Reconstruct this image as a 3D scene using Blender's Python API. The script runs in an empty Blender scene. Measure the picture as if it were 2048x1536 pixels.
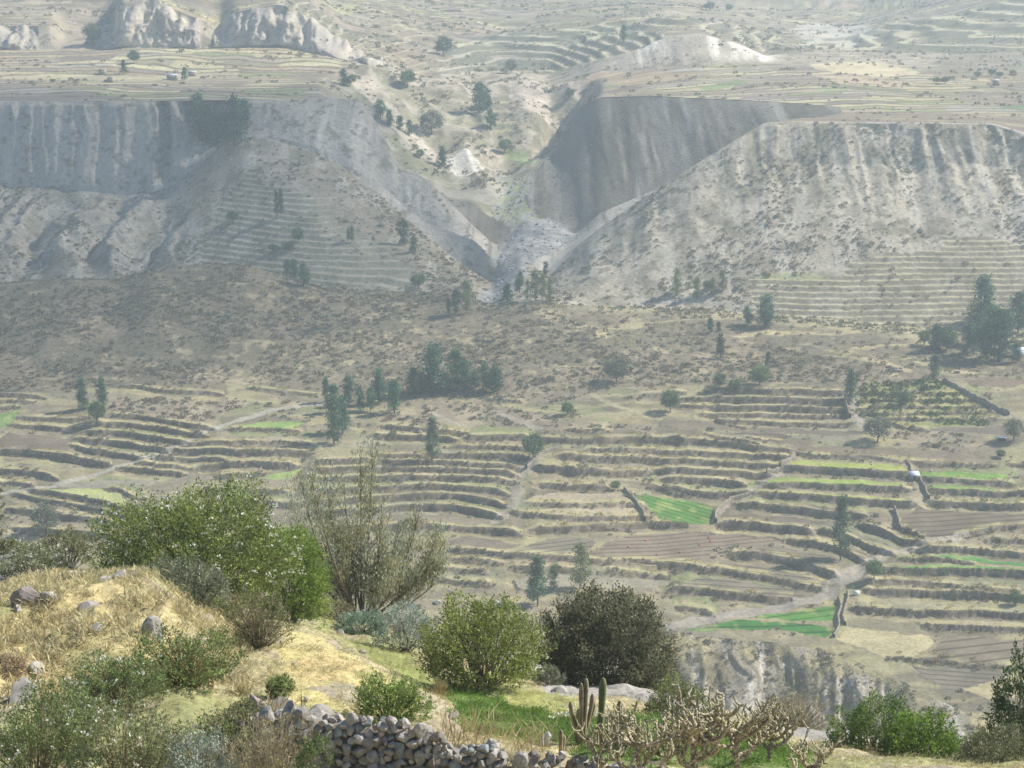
import bpy, bmesh, math, random
import numpy as np
from mathutils import Vector, Matrix
scene = bpy.context.scene
COL = scene.collection
rng = np.random.default_rng(7)
random.seed(7)

# ------------------------------------------------------------------ camera, world, sun, exposure
FPX = 3822.0
HORIZON = -200.0
PITCH = math.atan((768.0 - HORIZON) / FPX)
cam_d = bpy.data.cameras.new('camera')
cam_d.sensor_width = 36.0
cam_d.lens = 36.0 * FPX / 2048.0
cam_d.clip_start = 0.5
cam_d.clip_end = 9000
cam = bpy.data.objects.new('camera', cam_d)
cam.rotation_euler = (math.radians(90) - PITCH, 0, 0)
COL.objects.link(cam)
scene.camera = cam
SUN_AZ, SUN_EL = 72.0, 43.0          # degrees, azimuth clockwise from the view direction (+Y)
world = bpy.data.worlds.new('World')
scene.world = world
world.use_nodes = True
wn = world.node_tree.nodes; wl = world.node_tree.links
wn.clear()
wo = wn.new('ShaderNodeOutputWorld'); wb = wn.new('ShaderNodeBackground'); ws = wn.new('ShaderNodeTexSky')
ws.sky_type = 'NISHITA'; ws.sun_disc = False
ws.sun_elevation = math.radians(SUN_EL); ws.sun_rotation = math.radians(SUN_AZ)
ws.altitude = 3300; ws.dust_density = 1.5
wb.inputs['Strength'].default_value = 0.11
wl.new(ws.outputs[0], wb.inputs[0]); wl.new(wb.outputs[0], wo.inputs[0])
sd = bpy.data.lights.new('sun', 'SUN'); sd.energy = 4.6; sd.angle = math.radians(0.5); sd.color = (1.0, 0.95, 0.87)
so = bpy.data.objects.new('sun', sd)
a, e = math.radians(SUN_AZ), math.radians(SUN_EL)
so.rotation_euler = Vector((math.sin(a) * math.cos(e), math.cos(a) * math.cos(e), math.sin(e))).to_track_quat('Z', 'Y').to_euler()
so.location = (200, 100, 300)
COL.objects.link(so)
scene.view_settings.view_transform = 'Standard'; scene.view_settings.look = 'None'
scene.view_settings.exposure = 0.58; scene.view_settings.gamma = 1.0
scene.view_settings.use_curve_mapping = False
scene.cycles.max_bounces = 5; scene.cycles.diffuse_bounces = 2; scene.cycles.glossy_bounces = 1
scene.cycles.transmission_bounces = 2; scene.cycles.volume_bounces = 1; scene.cycles.transparent_max_bounces = 4
HAZE_DENSITY = 0.00035
CLOUD_OVER, CLOUD_SIZE, CLOUD_DENSITY = (-205, 725), (215, 180, 42), 0.0105   # where its shade falls, half sizes, density

# ------------------------------------------------------------------ helpers
CP, SP = math.cos(PITCH), math.sin(PITCH)
def ray(u, v):
    """slope x/y and z/y of the sight line through a pixel of the 2048 px photograph"""
    dy = FPX * CP + (768 - v) * SP
    return (u - 1024) / dy, (-FPX * SP + (768 - v) * CP) / dy
def project(x, y, z):
    f = y * CP - z * SP
    up = y * SP + z * CP
    return 1024 + FPX * x / f, 768 - FPX * up / f

def _hash(ix, iy, s):
    n = (ix.astype(np.int64) * 374761393 + iy.astype(np.int64) * 668265263 + s * 1442695041) & 0xffffffff
    n = ((n ^ (n >> 13)) * 1274126177) & 0xffffffff
    return ((n ^ (n >> 16)) & 0xffff) / 65535.0
def vnoise(x, y, s=0):
    x = np.asarray(x, float); y = np.asarray(y, float)
    ix = np.floor(x); iy = np.floor(y)
    fx = x - ix; fy = y - iy
    fx = fx * fx * (3 - 2 * fx); fy = fy * fy * (3 - 2 * fy)
    a = _hash(ix, iy, s); b = _hash(ix + 1, iy, s); c = _hash(ix, iy + 1, s); d = _hash(ix + 1, iy + 1, s)
    return (a * (1 - fx) + b * fx) * (1 - fy) + (c * (1 - fx) + d * fx) * fy
def fbm(x, y, s=0, o=4):
    t = 0; w = 1.0; tot = 0
    for k in range(o):
        t = t + w * vnoise(x * 2 ** k, y * 2 ** k, s + k * 17); tot += w; w *= .5
    return t / tot
def ridged(x, y, s=0, o=3):
    t = 0; w = 1.0; tot = 0
    for k in range(o):
        t = t + w * (1 - np.abs(2 * vnoise(x * 2 ** k, y * 2 ** k, s + k * 31) - 1)); tot += w; w *= .5
    return t / tot
def sstep(a, b, x):
    t = np.clip((x - a) / (b - a), 0, 1)
    return t * t * (3 - 2 * t)
def pip(px, py, poly):
    inside = np.zeros(px.shape, bool)
    n = len(poly); j = n - 1
    for i in range(n):
        xi, yi = poly[i]; xj, yj = poly[j]
        if yi != yj:
            inside ^= ((yi > py) != (yj > py)) & (px < (xj - xi) * (py - yi) / (yj - yi) + xi)
        j = i
    return inside

# ------------------------------------------------------------------ materials
MATS = {}
def mat_ground(name, noise_scale=1.0, lo=.72, hi=1.25, bump=.35, bump_dist=.25, fur=False, rough=1.0):
    """albedo from the 'soil' colour attribute, broken up by two sizes of noise, with fine relief"""
    if name in MATS: return MATS[name]
    m = bpy.data.materials.new(name); m.use_nodes = True; MATS[name] = m
    nt = m.node_tree; N = nt.nodes; L = nt.links
    bs = N['Principled BSDF']; bs.inputs['Roughness'].default_value = rough
    bs.inputs['Specular IOR Level'].default_value = 0.05
    at = N.new('ShaderNodeAttribute'); at.attribute_name = 'soil'
    geo = N.new('ShaderNodeNewGeometry')
    n1 = N.new('ShaderNodeTexNoise'); n1.inputs['Scale'].default_value = noise_scale; n1.inputs['Detail'].default_value = 6; n1.inputs['Roughness'].default_value = .7
    n2 = N.new('ShaderNodeTexNoise'); n2.inputs['Scale'].default_value = noise_scale * .13; n2.inputs['Detail'].default_value = 4
    L.new(geo.outputs['Position'], n1.inputs['Vector']); L.new(geo.outputs['Position'], n2.inputs['Vector'])
    r1 = N.new('ShaderNodeMapRange'); r1.inputs[1].default_value = .3; r1.inputs[2].default_value = .7; r1.inputs[3].default_value = lo; r1.inputs[4].default_value = hi
    r2 = N.new('ShaderNodeMapRange'); r2.inputs[1].default_value = .3; r2.inputs[2].default_value = .7; r2.inputs[3].default_value = .85; r2.inputs[4].default_value = 1.14
    L.new(n1.outputs[0], r1.inputs[0]); L.new(n2.outputs[0], r2.inputs[0])
    mu = N.new('ShaderNodeMath'); mu.operation = 'MULTIPLY'
    L.new(r1.outputs[0], mu.inputs[0]); L.new(r2.outputs[0], mu.inputs[1])
    last = mu.outputs[0]
    bp = N.new('ShaderNodeBump'); bp.inputs['Strength'].default_value = bump; bp.inputs['Distance'].default_value = bump_dist
    hgt = n1.outputs[0]
    if fur:
        fa = N.new('ShaderNodeAttribute'); fa.attribute_name = 'furrow'
        sn = N.new('ShaderNodeMath'); sn.operation = 'SINE'; L.new(fa.outputs['Fac'], sn.inputs[0])
        fr = N.new('ShaderNodeMapRange'); fr.inputs[1].default_value = -1; fr.inputs[2].default_value = -.55; fr.inputs[3].default_value = .48; fr.inputs[4].default_value = 1.0
        L.new(sn.outputs[0], fr.inputs[0])
        m2 = N.new('ShaderNodeMath'); m2.operation = 'MULTIPLY'; L.new(last, m2.inputs[0]); L.new(fr.outputs[0], m2.inputs[1]); last = m2.outputs[0]
    vm = N.new('ShaderNodeVectorMath'); vm.operation = 'SCALE'
    L.new(at.outputs['Color'], vm.inputs[0]); L.new(last, vm.inputs['Scale'])
    L.new(vm.outputs[0], bs.inputs['Base Color'])
    L.new(hgt, bp.inputs['Height']); L.new(bp.outputs[0], bs.inputs['Normal'])
    return m
def mat_plain(name, col, var=.25, scale=3.0, rough=.9, bump=0.0, attr=None, trans=0.0, obj_rand=0.0, spec=.1):
    """plain colour (or a colour attribute) with noise; leaves let some light through"""
    if name in MATS: return MATS[name]
    m = bpy.data.materials.new(name); m.use_nodes = True; MATS[name] = m
    nt = m.node_tree; N = nt.nodes; L = nt.links
    bs = N['Principled BSDF']; bs.inputs['Roughness'].default_value = rough
    bs.inputs['Specular IOR Level'].default_value = spec
    geo = N.new('ShaderNodeNewGeometry')
    n1 = N.new('ShaderNodeTexNoise'); n1.inputs['Scale'].default_value = scale; n1.inputs['Detail'].default_value = 5
    L.new(geo.outputs['Position'], n1.inputs['Vector'])
    r1 = N.new('ShaderNodeMapRange'); r1.inputs[1].default_value = .3; r1.inputs[2].default_value = .7; r1.inputs[3].default_value = 1 - var; r1.inputs[4].default_value = 1 + var
    L.new(n1.outputs[0], r1.inputs[0]); last = r1.outputs[0]
    if obj_rand:
        oi = N.new('ShaderNodeObjectInfo'); r3 = N.new('ShaderNodeMapRange'); r3.inputs[3].default_value = 1 - obj_rand; r3.inputs[4].default_value = 1 + obj_rand
        L.new(oi.outputs['Random'], r3.inputs[0]); m2 = N.new('ShaderNodeMath'); m2.operation = 'MULTIPLY'
        L.new(last, m2.inputs[0]); L.new(r3.outputs[0], m2.inputs[1]); last = m2.outputs[0]
    vm = N.new('ShaderNodeVectorMath'); vm.operation = 'SCALE'
    if attr:
        at = N.new('ShaderNodeAttribute'); at.attribute_name = attr; L.new(at.outputs['Color'], vm.inputs[0])
    else:
        vm.inputs[0].default_value = col
    L.new(last, vm.inputs['Scale']); L.new(vm.outputs[0], bs.inputs['Base Color'])
    if bump:
        bp = N.new('ShaderNodeBump'); bp.inputs['Strength'].default_value = bump; bp.inputs['Distance'].default_value = .05
        L.new(n1.outputs[0], bp.inputs['Height']); L.new(bp.outputs[0], bs.inputs['Normal'])
    if trans:
        tr = N.new('ShaderNodeBsdfTranslucent'); mx = N.new('ShaderNodeMixShader'); mx.inputs[0].default_value = trans
        L.new(vm.outputs[0], tr.inputs[0]); L.new(bs.outputs[0], mx.inputs[1]); L.new(tr.outputs[0], mx.inputs[2])
        L.new(mx.outputs[0], N['Material Output'].inputs['Surface'])
    return m

# ------------------------------------------------------------------ object helpers
def tag(o, label=None, cat=None, group=None, kind=None):
    if label: o['label'] = label
    if cat: o['category'] = cat
    if group: o['group'] = group
    if kind: o['kind'] = kind
    return o
def mesh_np(name, V, F, mat=None, color=None, smooth=False, cname='soil'):
    """mesh from arrays: V (n,3), F (m,3|4)"""
    me = bpy.data.meshes.new(name)
    V = np.asarray(V, np.float32); F = np.asarray(F, np.int32)
    k = F.shape[1]
    me.vertices.add(len(V)); me.vertices.foreach_set('co', V.ravel())
    me.loops.add(F.size); me.loops.foreach_set('vertex_index', F.ravel())
    me.polygons.add(len(F)); me.polygons.foreach_set('loop_start', np.arange(0, F.size, k, dtype=np.int32))
    me.polygons.foreach_set('loop_total', np.full(len(F), k, np.int32))
    if smooth: me.polygons.foreach_set('use_smooth', np.ones(len(F), bool))
    if color is not None:
        at = me.attributes.new(cname, 'FLOAT_COLOR', 'POINT')
        c4 = np.ones((len(V), 4), np.float32); c4[:, :3] = color
        at.data.foreach_set('color', c4.ravel())
    me.update()
    if mat: me.materials.append(mat)
    return me
def link(name, me, parent=None, loc=(0, 0, 0), rot=(0, 0, 0), scale=(1, 1, 1)):
    o = bpy.data.objects.new(name, me)
    o.location = loc; o.rotation_euler = rot; o.scale = scale
    if parent: o.parent = parent
    COL.objects.link(o)
    return o
def empty(name, loc, rz=0.0, scale=1.0):
    o = bpy.data.objects.new(name, None); o.location = loc; o.rotation_euler = (0, 0, rz)
    o.scale = (scale,) * 3 if isinstance(scale, (int, float)) else scale
    o.empty_display_size = .5
    COL.objects.link(o); return o
def tube(P, R, n=5):
    """tapered tube along points P with radii R -> V, F(quads) (open ends closed by a point)"""
    P = np.asarray(P, float); R = np.asarray(R, float)
    T = np.gradient(P, axis=0); T /= np.linalg.norm(T, axis=1)[:, None] + 1e-9
    up = np.where(np.abs(T[:, 2:3]) > .9, np.array([[1., 0, 0]]), np.array([[0., 0, 1]]))
    A = np.cross(T, up); A /= np.linalg.norm(A, axis=1)[:, None] + 1e-9
    B = np.cross(T, A)
    an = np.linspace(0, 2 * np.pi, n, endpoint=False)
    V = P[:, None, :] + R[:, None, None] * (A[:, None, :] * np.cos(an)[None, :, None] + B[:, None, :] * np.sin(an)[None, :, None])
    V = V.reshape(-1, 3); F = []
    for i in range(len(P) - 1):
        for k in range(n):
            k2 = (k + 1) % n
            F.append((i * n + k, i * n + k2, (i + 1) * n + k2, (i + 1) * n + k))
    c = len(V); V = np.vstack([V, P[-1] + T[-1] * R[-1] * .6])
    for k in range(n): F.append(((len(P) - 1) * n + k, (len(P) - 1) * n + (k + 1) % n, c, c))
    return V, np.array([f if f[2] != f[3] else (f[0], f[1], f[2], f[2]) for f in F])
def merge(parts):
    """join (V, F) pieces; quads whose last corner repeats are written as triangles-in-quads"""
    Vs, Fs, o = [], [], 0
    for V, F in parts:
        Vs.append(V); Fs.append(np.asarray(F) + o); o += len(V)
    return np.vstack(Vs), np.vstack(Fs)
def mesh_mixed(name, V, F, mat=None, smooth=False, color=None, cname='soil'):
    """like mesh_np for quads that may repeat their last corner (triangles)"""
    F = np.asarray(F)
    tri = F[:, 2] == F[:, 3]
    me = bpy.data.meshes.new(name)
    lt = np.where(tri, 3, 4).astype(np.int32)
    ls = np.concatenate([[0], np.cumsum(lt)[:-1]]).astype(np.int32)
    keep = np.ones(F.shape, bool); keep[tri, 3] = False
    li = F[keep].astype(np.int32)
    me.vertices.add(len(V)); me.vertices.foreach_set('co', np.asarray(V, np.float32).ravel())
    me.loops.add(len(li)); me.loops.foreach_set('vertex_index', li)
    me.polygons.add(len(F)); me.polygons.foreach_set('loop_start', ls); me.polygons.foreach_set('loop_total', lt)
    if smooth: me.polygons.foreach_set('use_smooth', np.ones(len(F), bool))
    if color is not None:
        at = me.attributes.new(cname, 'FLOAT_COLOR', 'POINT')
        c4 = np.ones((len(V), 4), np.float32); c4[:, :3] = color
        at.data.foreach_set('color', c4.ravel())
    me.update(); me.validate()
    if mat: me.materials.append(mat)
    return me
def box(cx, cy, cz, sx, sy, sz):
    V = np.array([(cx + a * sx / 2, cy + b * sy / 2, cz + c * sz / 2) for a in (-1, 1) for b in (-1, 1) for c in (-1, 1)])
    F = np.array([(0, 1, 3, 2), (4, 6, 7, 5), (0, 4, 5, 1), (2, 3, 7, 6), (0, 2, 6, 4), (1, 5, 7, 3)])
    return V, F
# ------------------------------------------------------------------ terrain: contour curves from near to far,
# each a list of (u, v, distance) picked along a break of slope, lofted into one height field
N_ = None
CURVES = [
 ('a0', 6, [(0, N_, 1, -2.0)]),
 ('a1', 10, [(0, N_, 20, -10.5)]),
 ('a2', 14, [(0, 1650, 29.0), (2048, 1650, 29.0)]),
 ('a2b', 16, [(0, 1570, 31.6), (500, 1575, 32.2), (2048, 1575, 31.8)]),
 ('a3', 70, [(-300, 1420, 34), (0, 1420, 34.5), (300, 1420, 35), (480, 1440, 34.5), (560, 1425, 34.6), (700, 1435, 34.2), (850, 1462, 34.0), (1000, 1505, 33.4), (1200, 1525, 33.2), (1400, 1535, 33), (2048, 1545, 33)]),
 ('a4', 34, [(-300, 1180, 44), (0, 1192, 45), (80, 1178, 46), (150, 1168, 46.5), (230, 1150, 47), (285, 1143, 47.2), (345, 1190, 46.5), (390, 1240, 46), (430, 1262, 46), (500, 1250, 47.5), (570, 1245, 49), (650, 1268, 48.5), (750, 1330, 45), (850, 1392, 41.5), (905, 1425, 39.2), (930, 1468, 37), (1000, 1460, 39.5), (1150, 1432, 44), (1250, 1414, 48), (1400, 1440, 47.5), (1540, 1478, 46.5), (1650, 1495, 45.5), (2048, 1520, 45)]),
 ('a5', 20, [(-300, 1140, 56), (0, 1158, 56), (170, 1158, 57), (230, N_, 55, -20.0), (300, N_, 53, -20.3), (400, N_, 50, -19.2), (430, 1280, 50), (570, 1272, 52.5), (650, 1302, 51), (750, 1347, 48.5), (850, 1392, 46.5), (920, 1402, 45.5), (1000, 1402, 46), (1150, 1386, 51), (1250, 1380, 53), (1400, 1410, 52.5), (1540, 1456, 51.5), (1650, 1468, 50.5), (2048, 1490, 50)]),
 ('a6', 12, [(-300, 1110, 66), (0, 1118, 66), (170, 1140, 66), (280, 1150, 66), (570, 1200, 68), (700, 1220, 72), (850, 1275, 62), (1000, 1330, 58), (1150, 1364, 56), (1250, 1371, 55.3), (1400, 1402, 54.5), (1540, 1450, 53), (1650, 1462, 52), (2048, 1485, 52)]),
 ('b1', 8, [(0, N_, 110, -70)]),
 ('b2', 8, [(0, N_, 200, -115)]),
 ('b3', 8, [(0, N_, 320, -168)]),
 ('pb', 64, [(-300, 1300, 392), (0, 1250, 408), (600, 1360, 360), (1000, 1390, 352), (1220, 1400, 352), (1340, 1470, 379), (1500, 1478, 376), (1650, 1500, 371), (1800, 1530, 357), (1950, 1560, 337), (2048, 1580, 325), (2450, 1620, 320)]),
 ('p0', 400, [(-300, 1180, 415), (0, 1150, 422), (600, 1300, 378), (850, 1310, 376), (1000, 1305, 378), (1200, 1300, 384), (1310, 1262, 402), (1340, 1260, 402), (1450, 1276, 400), (1560, 1284, 399), (1650, 1300, 396), (1750, 1340, 386), (1850, 1388, 376), (1950, 1432, 366), (2048, 1478, 356), (2450, 1520, 346)]),
 ('p1', 110, [(-300, 800, 536), (0, 792, 540), (250, 772, 548), (500, 772, 548), (760, 800, 540), (950, 796, 542), (1200, 775, 547), (1500, 770, 548), (1750, 765, 550), (2048, 750, 556), (2450, 740, 560)]),
 ('h', 14, [(-300, 590, 640), (0, 567, 640), (90, 560, 640), (150, 557, 640), (230, 560, 645), (300, 540, 645), (360, 528, 650), (430, 523, 650), (500, 530, 648), (560, 547, 645), (650, 581, 640), (760, 612, 632), (870, 628, 625), (960, 624, 622), (1020, 618, 621), (1080, 614, 620), (1140, 618, 620), (1240, 622, 622), (1400, 630, 622), (1520, 645, 616), (1680, 660, 608), (1850, 680, 602), (2048, 690, 602), (2450, 700, 600)]),
 ('v', 150, [(-300, N_, 720, -146), (0, N_, 720, -144), (300, N_, 718, -142), (600, N_, 690, -138), (760, N_, 680, -137), (870, N_, 665, -134.5), (930, N_, 655, -133), (980, 612, 652), (1030, 606, 645), (1080, 606, 640), (1140, 610, 638), (1240, 613, 640), (1400, 618, 640), (1520, 632, 634), (1680, 640, 630), (1850, 655, 628), (2048, 660, 628), (2450, 670, 626)]),
 ('s1', 44, [(-300, 372, 815), (0, 368, 815), (120, 375, 813), (250, 392, 808), (330, 380, 806), (380, 345, 806), (430, 300, 812), (490, 272, 812), (540, 280, 806), (620, 300, 798), (680, 330, 790), (760, 390, 778), (800, 425, 768), (850, 470, 752), (900, 512, 738), (950, 545, 722), (985, 566, 702), (1010, 545, 697), (1040, 525, 700), (1080, 545, 690), (1100, 552, 686), (1145, 508, 692), (1190, 462, 697), (1300, 387, 701), (1400, 322, 708), (1480, 274, 716), (1530, 244, 722), (1700, 246, 722), (1850, 246, 722), (1985, 248, 722), (2048, 268, 716), (2450, 300, 716)]),
 ('s2', 90, [(-300, 285, 822), (0, 282, 822), (250, 295, 820), (350, 290, 820), (430, 265, 820), (490, 250, 820), (620, 270, 806), (700, 290, 800), (770, N_, 786, -115.5), (800, N_, 778, -120), (850, N_, 764, -126), (900, N_, 752, -128), (950, N_, 738, -129), (985, 520, 718), (1010, 508, 722), (1040, 495, 730), (1090, 488, 735), (1130, 495, 734), (1190, N_, 732, -125), (1300, N_, 738, -117), (1400, N_, 742, -108), (1480, N_, 742, -98), (1530, N_, 742, -84), (1600, 236, 742), (1850, 236, 742), (2048, 240, 740), (2450, 250, 740)]),
 ('s3', 84, [(-300, 203, 830), (0, 203, 830), (120, 202, 829), (300, 202, 829), (500, 200, 830), (650, 198, 830), (720, 198, 829), (745, 232, 822), (775, 285, 810), (800, 345, 796), (830, 345, 796), (855, 360, 790), (880, 385, 784), (910, 415, 777), (950, 455, 768), (985, 486, 755), (1000, 492, 752), (1020, 470, 765), (1050, 432, 785), (1090, 440, 775), (1150, 470, 754), (1200, N_, 756, -121), (1300, N_, 760, -113), (1400, N_, 763, -106), (1480, N_, 764, -99), (1540, N_, 764, -92), (1600, N_, 764, -85), (1680, 226, 766), (1850, 226, 764), (2048, 230, 762), (2450, 240, 760)]),
 ('s4', 60, [(-300, 172, 890), (400, 172, 890), (640, 175, 885), (700, N_, 870, -95), (760, N_, 860, -112), (800, N_, 850, -120), (850, N_, 830, -121), (900, N_, 815, -124), (950, N_, 802, -124), (985, 440, 790), (1010, 395, 826), (1040, 368, 838), (1070, 340, 852), (1110, 300, 880), (1140, 250, 893), (1158, 214, 900), (1200, 195, 886), (1300, 192, 864), (1400, 197, 843), (1500, 201, 822), (1600, 207, 807), (1660, 213, 794), (1750, 216, 780), (1850, 218, 778), (2048, 218, 780), (2450, 225, 780)]),
 ('s5', 56, [(-300, 152, 945), (400, 152, 945), (650, 152, 940), (700, 165, 935), (730, 200, 920), (760, 245, 895), (800, 285, 885), (850, 318, 880), (885, 345, 872), (920, 372, 862), (950, 380, 858), (985, 362, 868), (1010, 345, 880), (1060, 318, 892), (1100, N_, 940, -116), (1160, N_, 945, -110), (1200, 178, 932), (1300, 166, 930), (1400, 162, 915), (1600, 172, 880), (1800, 180, 860), (2048, 180, 860), (2450, 185, 860)]),
 ('s6', 50, [(-300, 96, 1030), (0, 98, 1030), (120, 100, 1030), (200, 96, 1030), (260, 94, 1028), (400, 96, 1030), (560, 92, 1030), (660, 112, 1010), (740, 140, 990), (800, 175, 970), (850, 195, 965), (900, 185, 980), (950, 215, 970), (1000, 200, 980), (1040, 190, 985), (1100, 205, 985), (1150, 185, 985), (1200, 152, 990), (1300, 136, 990), (1400, 132, 985), (1520, 128, 985), (1640, 130, 970), (1800, 140, 955), (2048, 145, 945), (2450, 150, 945)]),
 ('s7', 44, [(-300, 50, 1060), (0, 52, 1046), (105, 52, 1046), (125, 60, 1075), (180, 52, 1100), (228, 50, 1100), (240, 12, 1040), (300, 2, 1042), (400, 40, 1042), (440, 50, 1060), (470, 24, 1046), (560, 8, 1042), (640, 50, 1040), (690, 92, 1040), (780, 122, 1025), (850, 140, 1030), (1000, 140, 1060), (1100, 150, 1050), (1200, 122, 1020), (1280, 96, 1022), (1330, 70, 1025), (1400, 66, 1025), (1480, 88, 1022), (1530, 112, 1020), (1640, 102, 1080), (1800, 105, 1070), (2048, 105, 1060), (2450, 100, 1060)]),
 ('s8', 60, [(-300, -30, 1180), (0, 10, 1130), (240, -20, 1140), (560, -30, 1140), (680, 40, 1160), (850, 70, 1180), (1000, 80, 1200), (1200, 62, 1190), (1350, 40, 1180), (1500, 60, 1190), (1600, 74, 1200), (1700, 82, 1200), (1790, 62, 1195), (1900, 66, 1150), (2048, 60, 1140), (2450, 40, 1140)]),
 ('s9', 30, [(-300, -130, 1420), (500, -80, 1420), (1000, -10, 1480), (1300, -5, 1500), (1600, 20, 1500), (1720, 30, 1480), (1850, 0, 1380), (2048, -40, 1340), (2450, -120, 1340)]),
 ('s10', 12, [(-300, -330, 1900), (1000, -190, 2000), (1700, -130, 2000), (2450, -330, 1900)]),
 ('s11', 2, [(0, N_, 2150, 52)]),
]
NC = len(CURVES)
t_in = np.linspace(-.288, .288, 690)
t_out = np.linspace(.290, .43, 36)
TC = np.concatenate([-t_out[::-1], t_in, t_out]); NT = len(TC)
CI = {c[0]: i for i, c in enumerate(CURVES)}
cy = np.zeros((NC, NT)); cz = np.zeros((NC, NT))
def smooth1(a, k):
    if k < 1: return a
    w = np.hanning(2 * k + 3)[1:-1]; w /= w.sum()
    return np.convolve(np.pad(a, k, 'edge'), w, 'valid')
for i, (nm, _, pts) in enumerate(CURVES):
    tt, yy, zz = [], [], []
    for p in pts:
        if p[1] is None:
            tt.append(ray(p[0], 500)[0]); yy.append(p[2]); zz.append(p[3])
        else:
            t, k = ray(p[0], p[1]); tt.append(t); yy.append(p[2]); zz.append(k * p[2])
    cy[i] = smooth1(np.interp(TC, tt, yy), 4); cz[i] = smooth1(np.interp(TC, tt, zz), 4)
ROW0 = {}; rows_y = []; rows_z = []; rows_s = []
r = 0
for i in range(NC - 1):
    n = CURVES[i][1]; ROW0[CURVES[i][0]] = r
    for k in range(n):
        a = k / n
        rows_y.append(cy[i] * (1 - a) + cy[i + 1] * a); rows_z.append(cz[i] * (1 - a) + cz[i + 1] * a); rows_s.append(i + a)
    r += n
ROW0[CURVES[-1][0]] = r
rows_y.append(cy[-1]); rows_z.append(cz[-1]); rows_s.append(NC - 1.0)
GY = np.array(rows_y); GZ = np.array(rows_z); GS = np.array(rows_s); NR = len(GS)
def roundcrest(G, nm, k):          # soften a crest over k rows
    r = ROW0[nm]; sl = slice(max(r - 2 * k, 0), r + 2 * k)
    seg = G[sl].copy(); w = np.hanning(2 * k + 3)[1:-1]; w /= w.sum()
    out = seg.copy()
    for j in range(k, len(seg) - k):
        out[j] = (seg[j - k:j + k + 1] * w[:, None]).sum(0)
    G[sl] = out
for nm, k in (('a3', 4), ('a4', 5), ('a5', 3), ('a6', 2), ('p0', 4), ('p1', 10), ('h', 4), ('v', 4), ('s1', 1), ('s6', 3), ('s8', 4)):
    roundcrest(GY, nm, k); roundcrest(GZ, nm, k)
GX = TC[None, :] * GY
BASE_K = GZ / GY                   # slope of the sight line, before relief is added

def col_of(t): return int(np.clip(np.searchsorted(TC, t), 1, NT - 1))
def on_ground(u, v, ymin=0, ymax=9e9, final=True):
    """point of the ground met by the sight line through a pixel"""
    t, k = ray(u, v); c = col_of(t)
    if abs(TC[c - 1] - t) < abs(TC[c] - t): c -= 1
    Yc = GY[:, c]; Kc = (GZ[:, c] / Yc) if final else BASE_K[:, c]
    ok = (Yc[:-1] >= ymin) & (Yc[1:] <= ymax)
    cr = np.nonzero(ok & (Kc[:-1] <= k) & (Kc[1:] >= k))[0]
    if len(cr) == 0:
        j = np.nonzero(ok)[0]; j = j[np.argmin(np.abs(Kc[j] - k))]; y = Yc[j]
    else:
        j = cr[0]; f = (k - Kc[j]) / (Kc[j + 1] - Kc[j] + 1e-12); y = Yc[j] * (1 - f) + Yc[j + 1] * f
    return (t * y, y, k * y)
def ground_z(x, y):
    """height of the finished ground at a place"""
    c = col_of(x / y)
    j = int(np.clip(np.searchsorted(GY[:, c], y), 1, NR - 1))
    f = (y - GY[j - 1, c]) / (GY[j, c] - GY[j - 1, c] + 1e-9)
    f = min(max(f, 0), 1)
    return float(GZ[j - 1, c] * (1 - f) + GZ[j, c] * f)
def ground_z_arr(x, y):
    return np.array([ground_z(a, b) for a, b in zip(x, y)])
def rs(a, b): return slice(ROW0[a], ROW0[b])
def aa(a, b):                       # 0..1 along rows between two curves, as a column
    n = ROW0[b] - ROW0[a]; return (np.arange(n) / n)[:, None]
UC = 1024 + TC * FPX * CP           # photograph column of each grid column, roughly

# ---------------- relief
# foreground lumps
s = rs('a1', 'b1')
w = np.clip(aa('a1', 'b1') * 8, 0, 1) * np.clip((1 - aa('a1', 'b1')) * 6, 0, 1)
GZ[s] += w * ((fbm(GX[s] / 1.6, GY[s] / 1.6, 3) - .5) * .55 + (fbm(GX[s] / .35, GY[s] / .35, 5) - .5) * .16)
knoll = (UC < 400)[None, :]
s = rs('a3', 'a4'); bell = np.sin(np.pi * aa('a3', 'a4')) * knoll
GZ[s] += bell * ((ridged(GX[s] / 2.2, GY[s] / 3.0, 9, 2) - .5) * 1.1)
# earth bank and hidden slopes
s = rs('b1', 'pb'); GZ[s] += (fbm(GX[s] / 30, GY[s] / 30, 11) - .5) * 8 * np.sin(np.pi * aa('b1', 'pb'))
# bluff of bare earth, gullied
s = rs('pb', 'p0'); bl = np.sin(np.pi * aa('pb', 'p0')) ** .7 * sstep(1290, 1380, UC)[None, :]
g = ridged(GX[s] / 9 + (fbm(GX[s] / 30, GY[s] / 30, 15) - .5) * 2, GZ[s] / 30, 13, 4)
GY[s] += bl * (g - .55) * -13
GZ[s] += bl * (fbm(GX[s] / 3, GZ[s] / 2, 14) - .5) * 1.5
# brown hill: small undulations
s = rs('p1', 'h'); bh = np.sin(np.pi * aa('p1', 'h'))
GZ[s] += bh * ((fbm(GX[s] / 28, GY[s] / 28, 21, 3) - .5) * 5.0 + (fbm(GX[s] / 5, GY[s] / 5, 22, 3) - .5) * 1.2)
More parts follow.
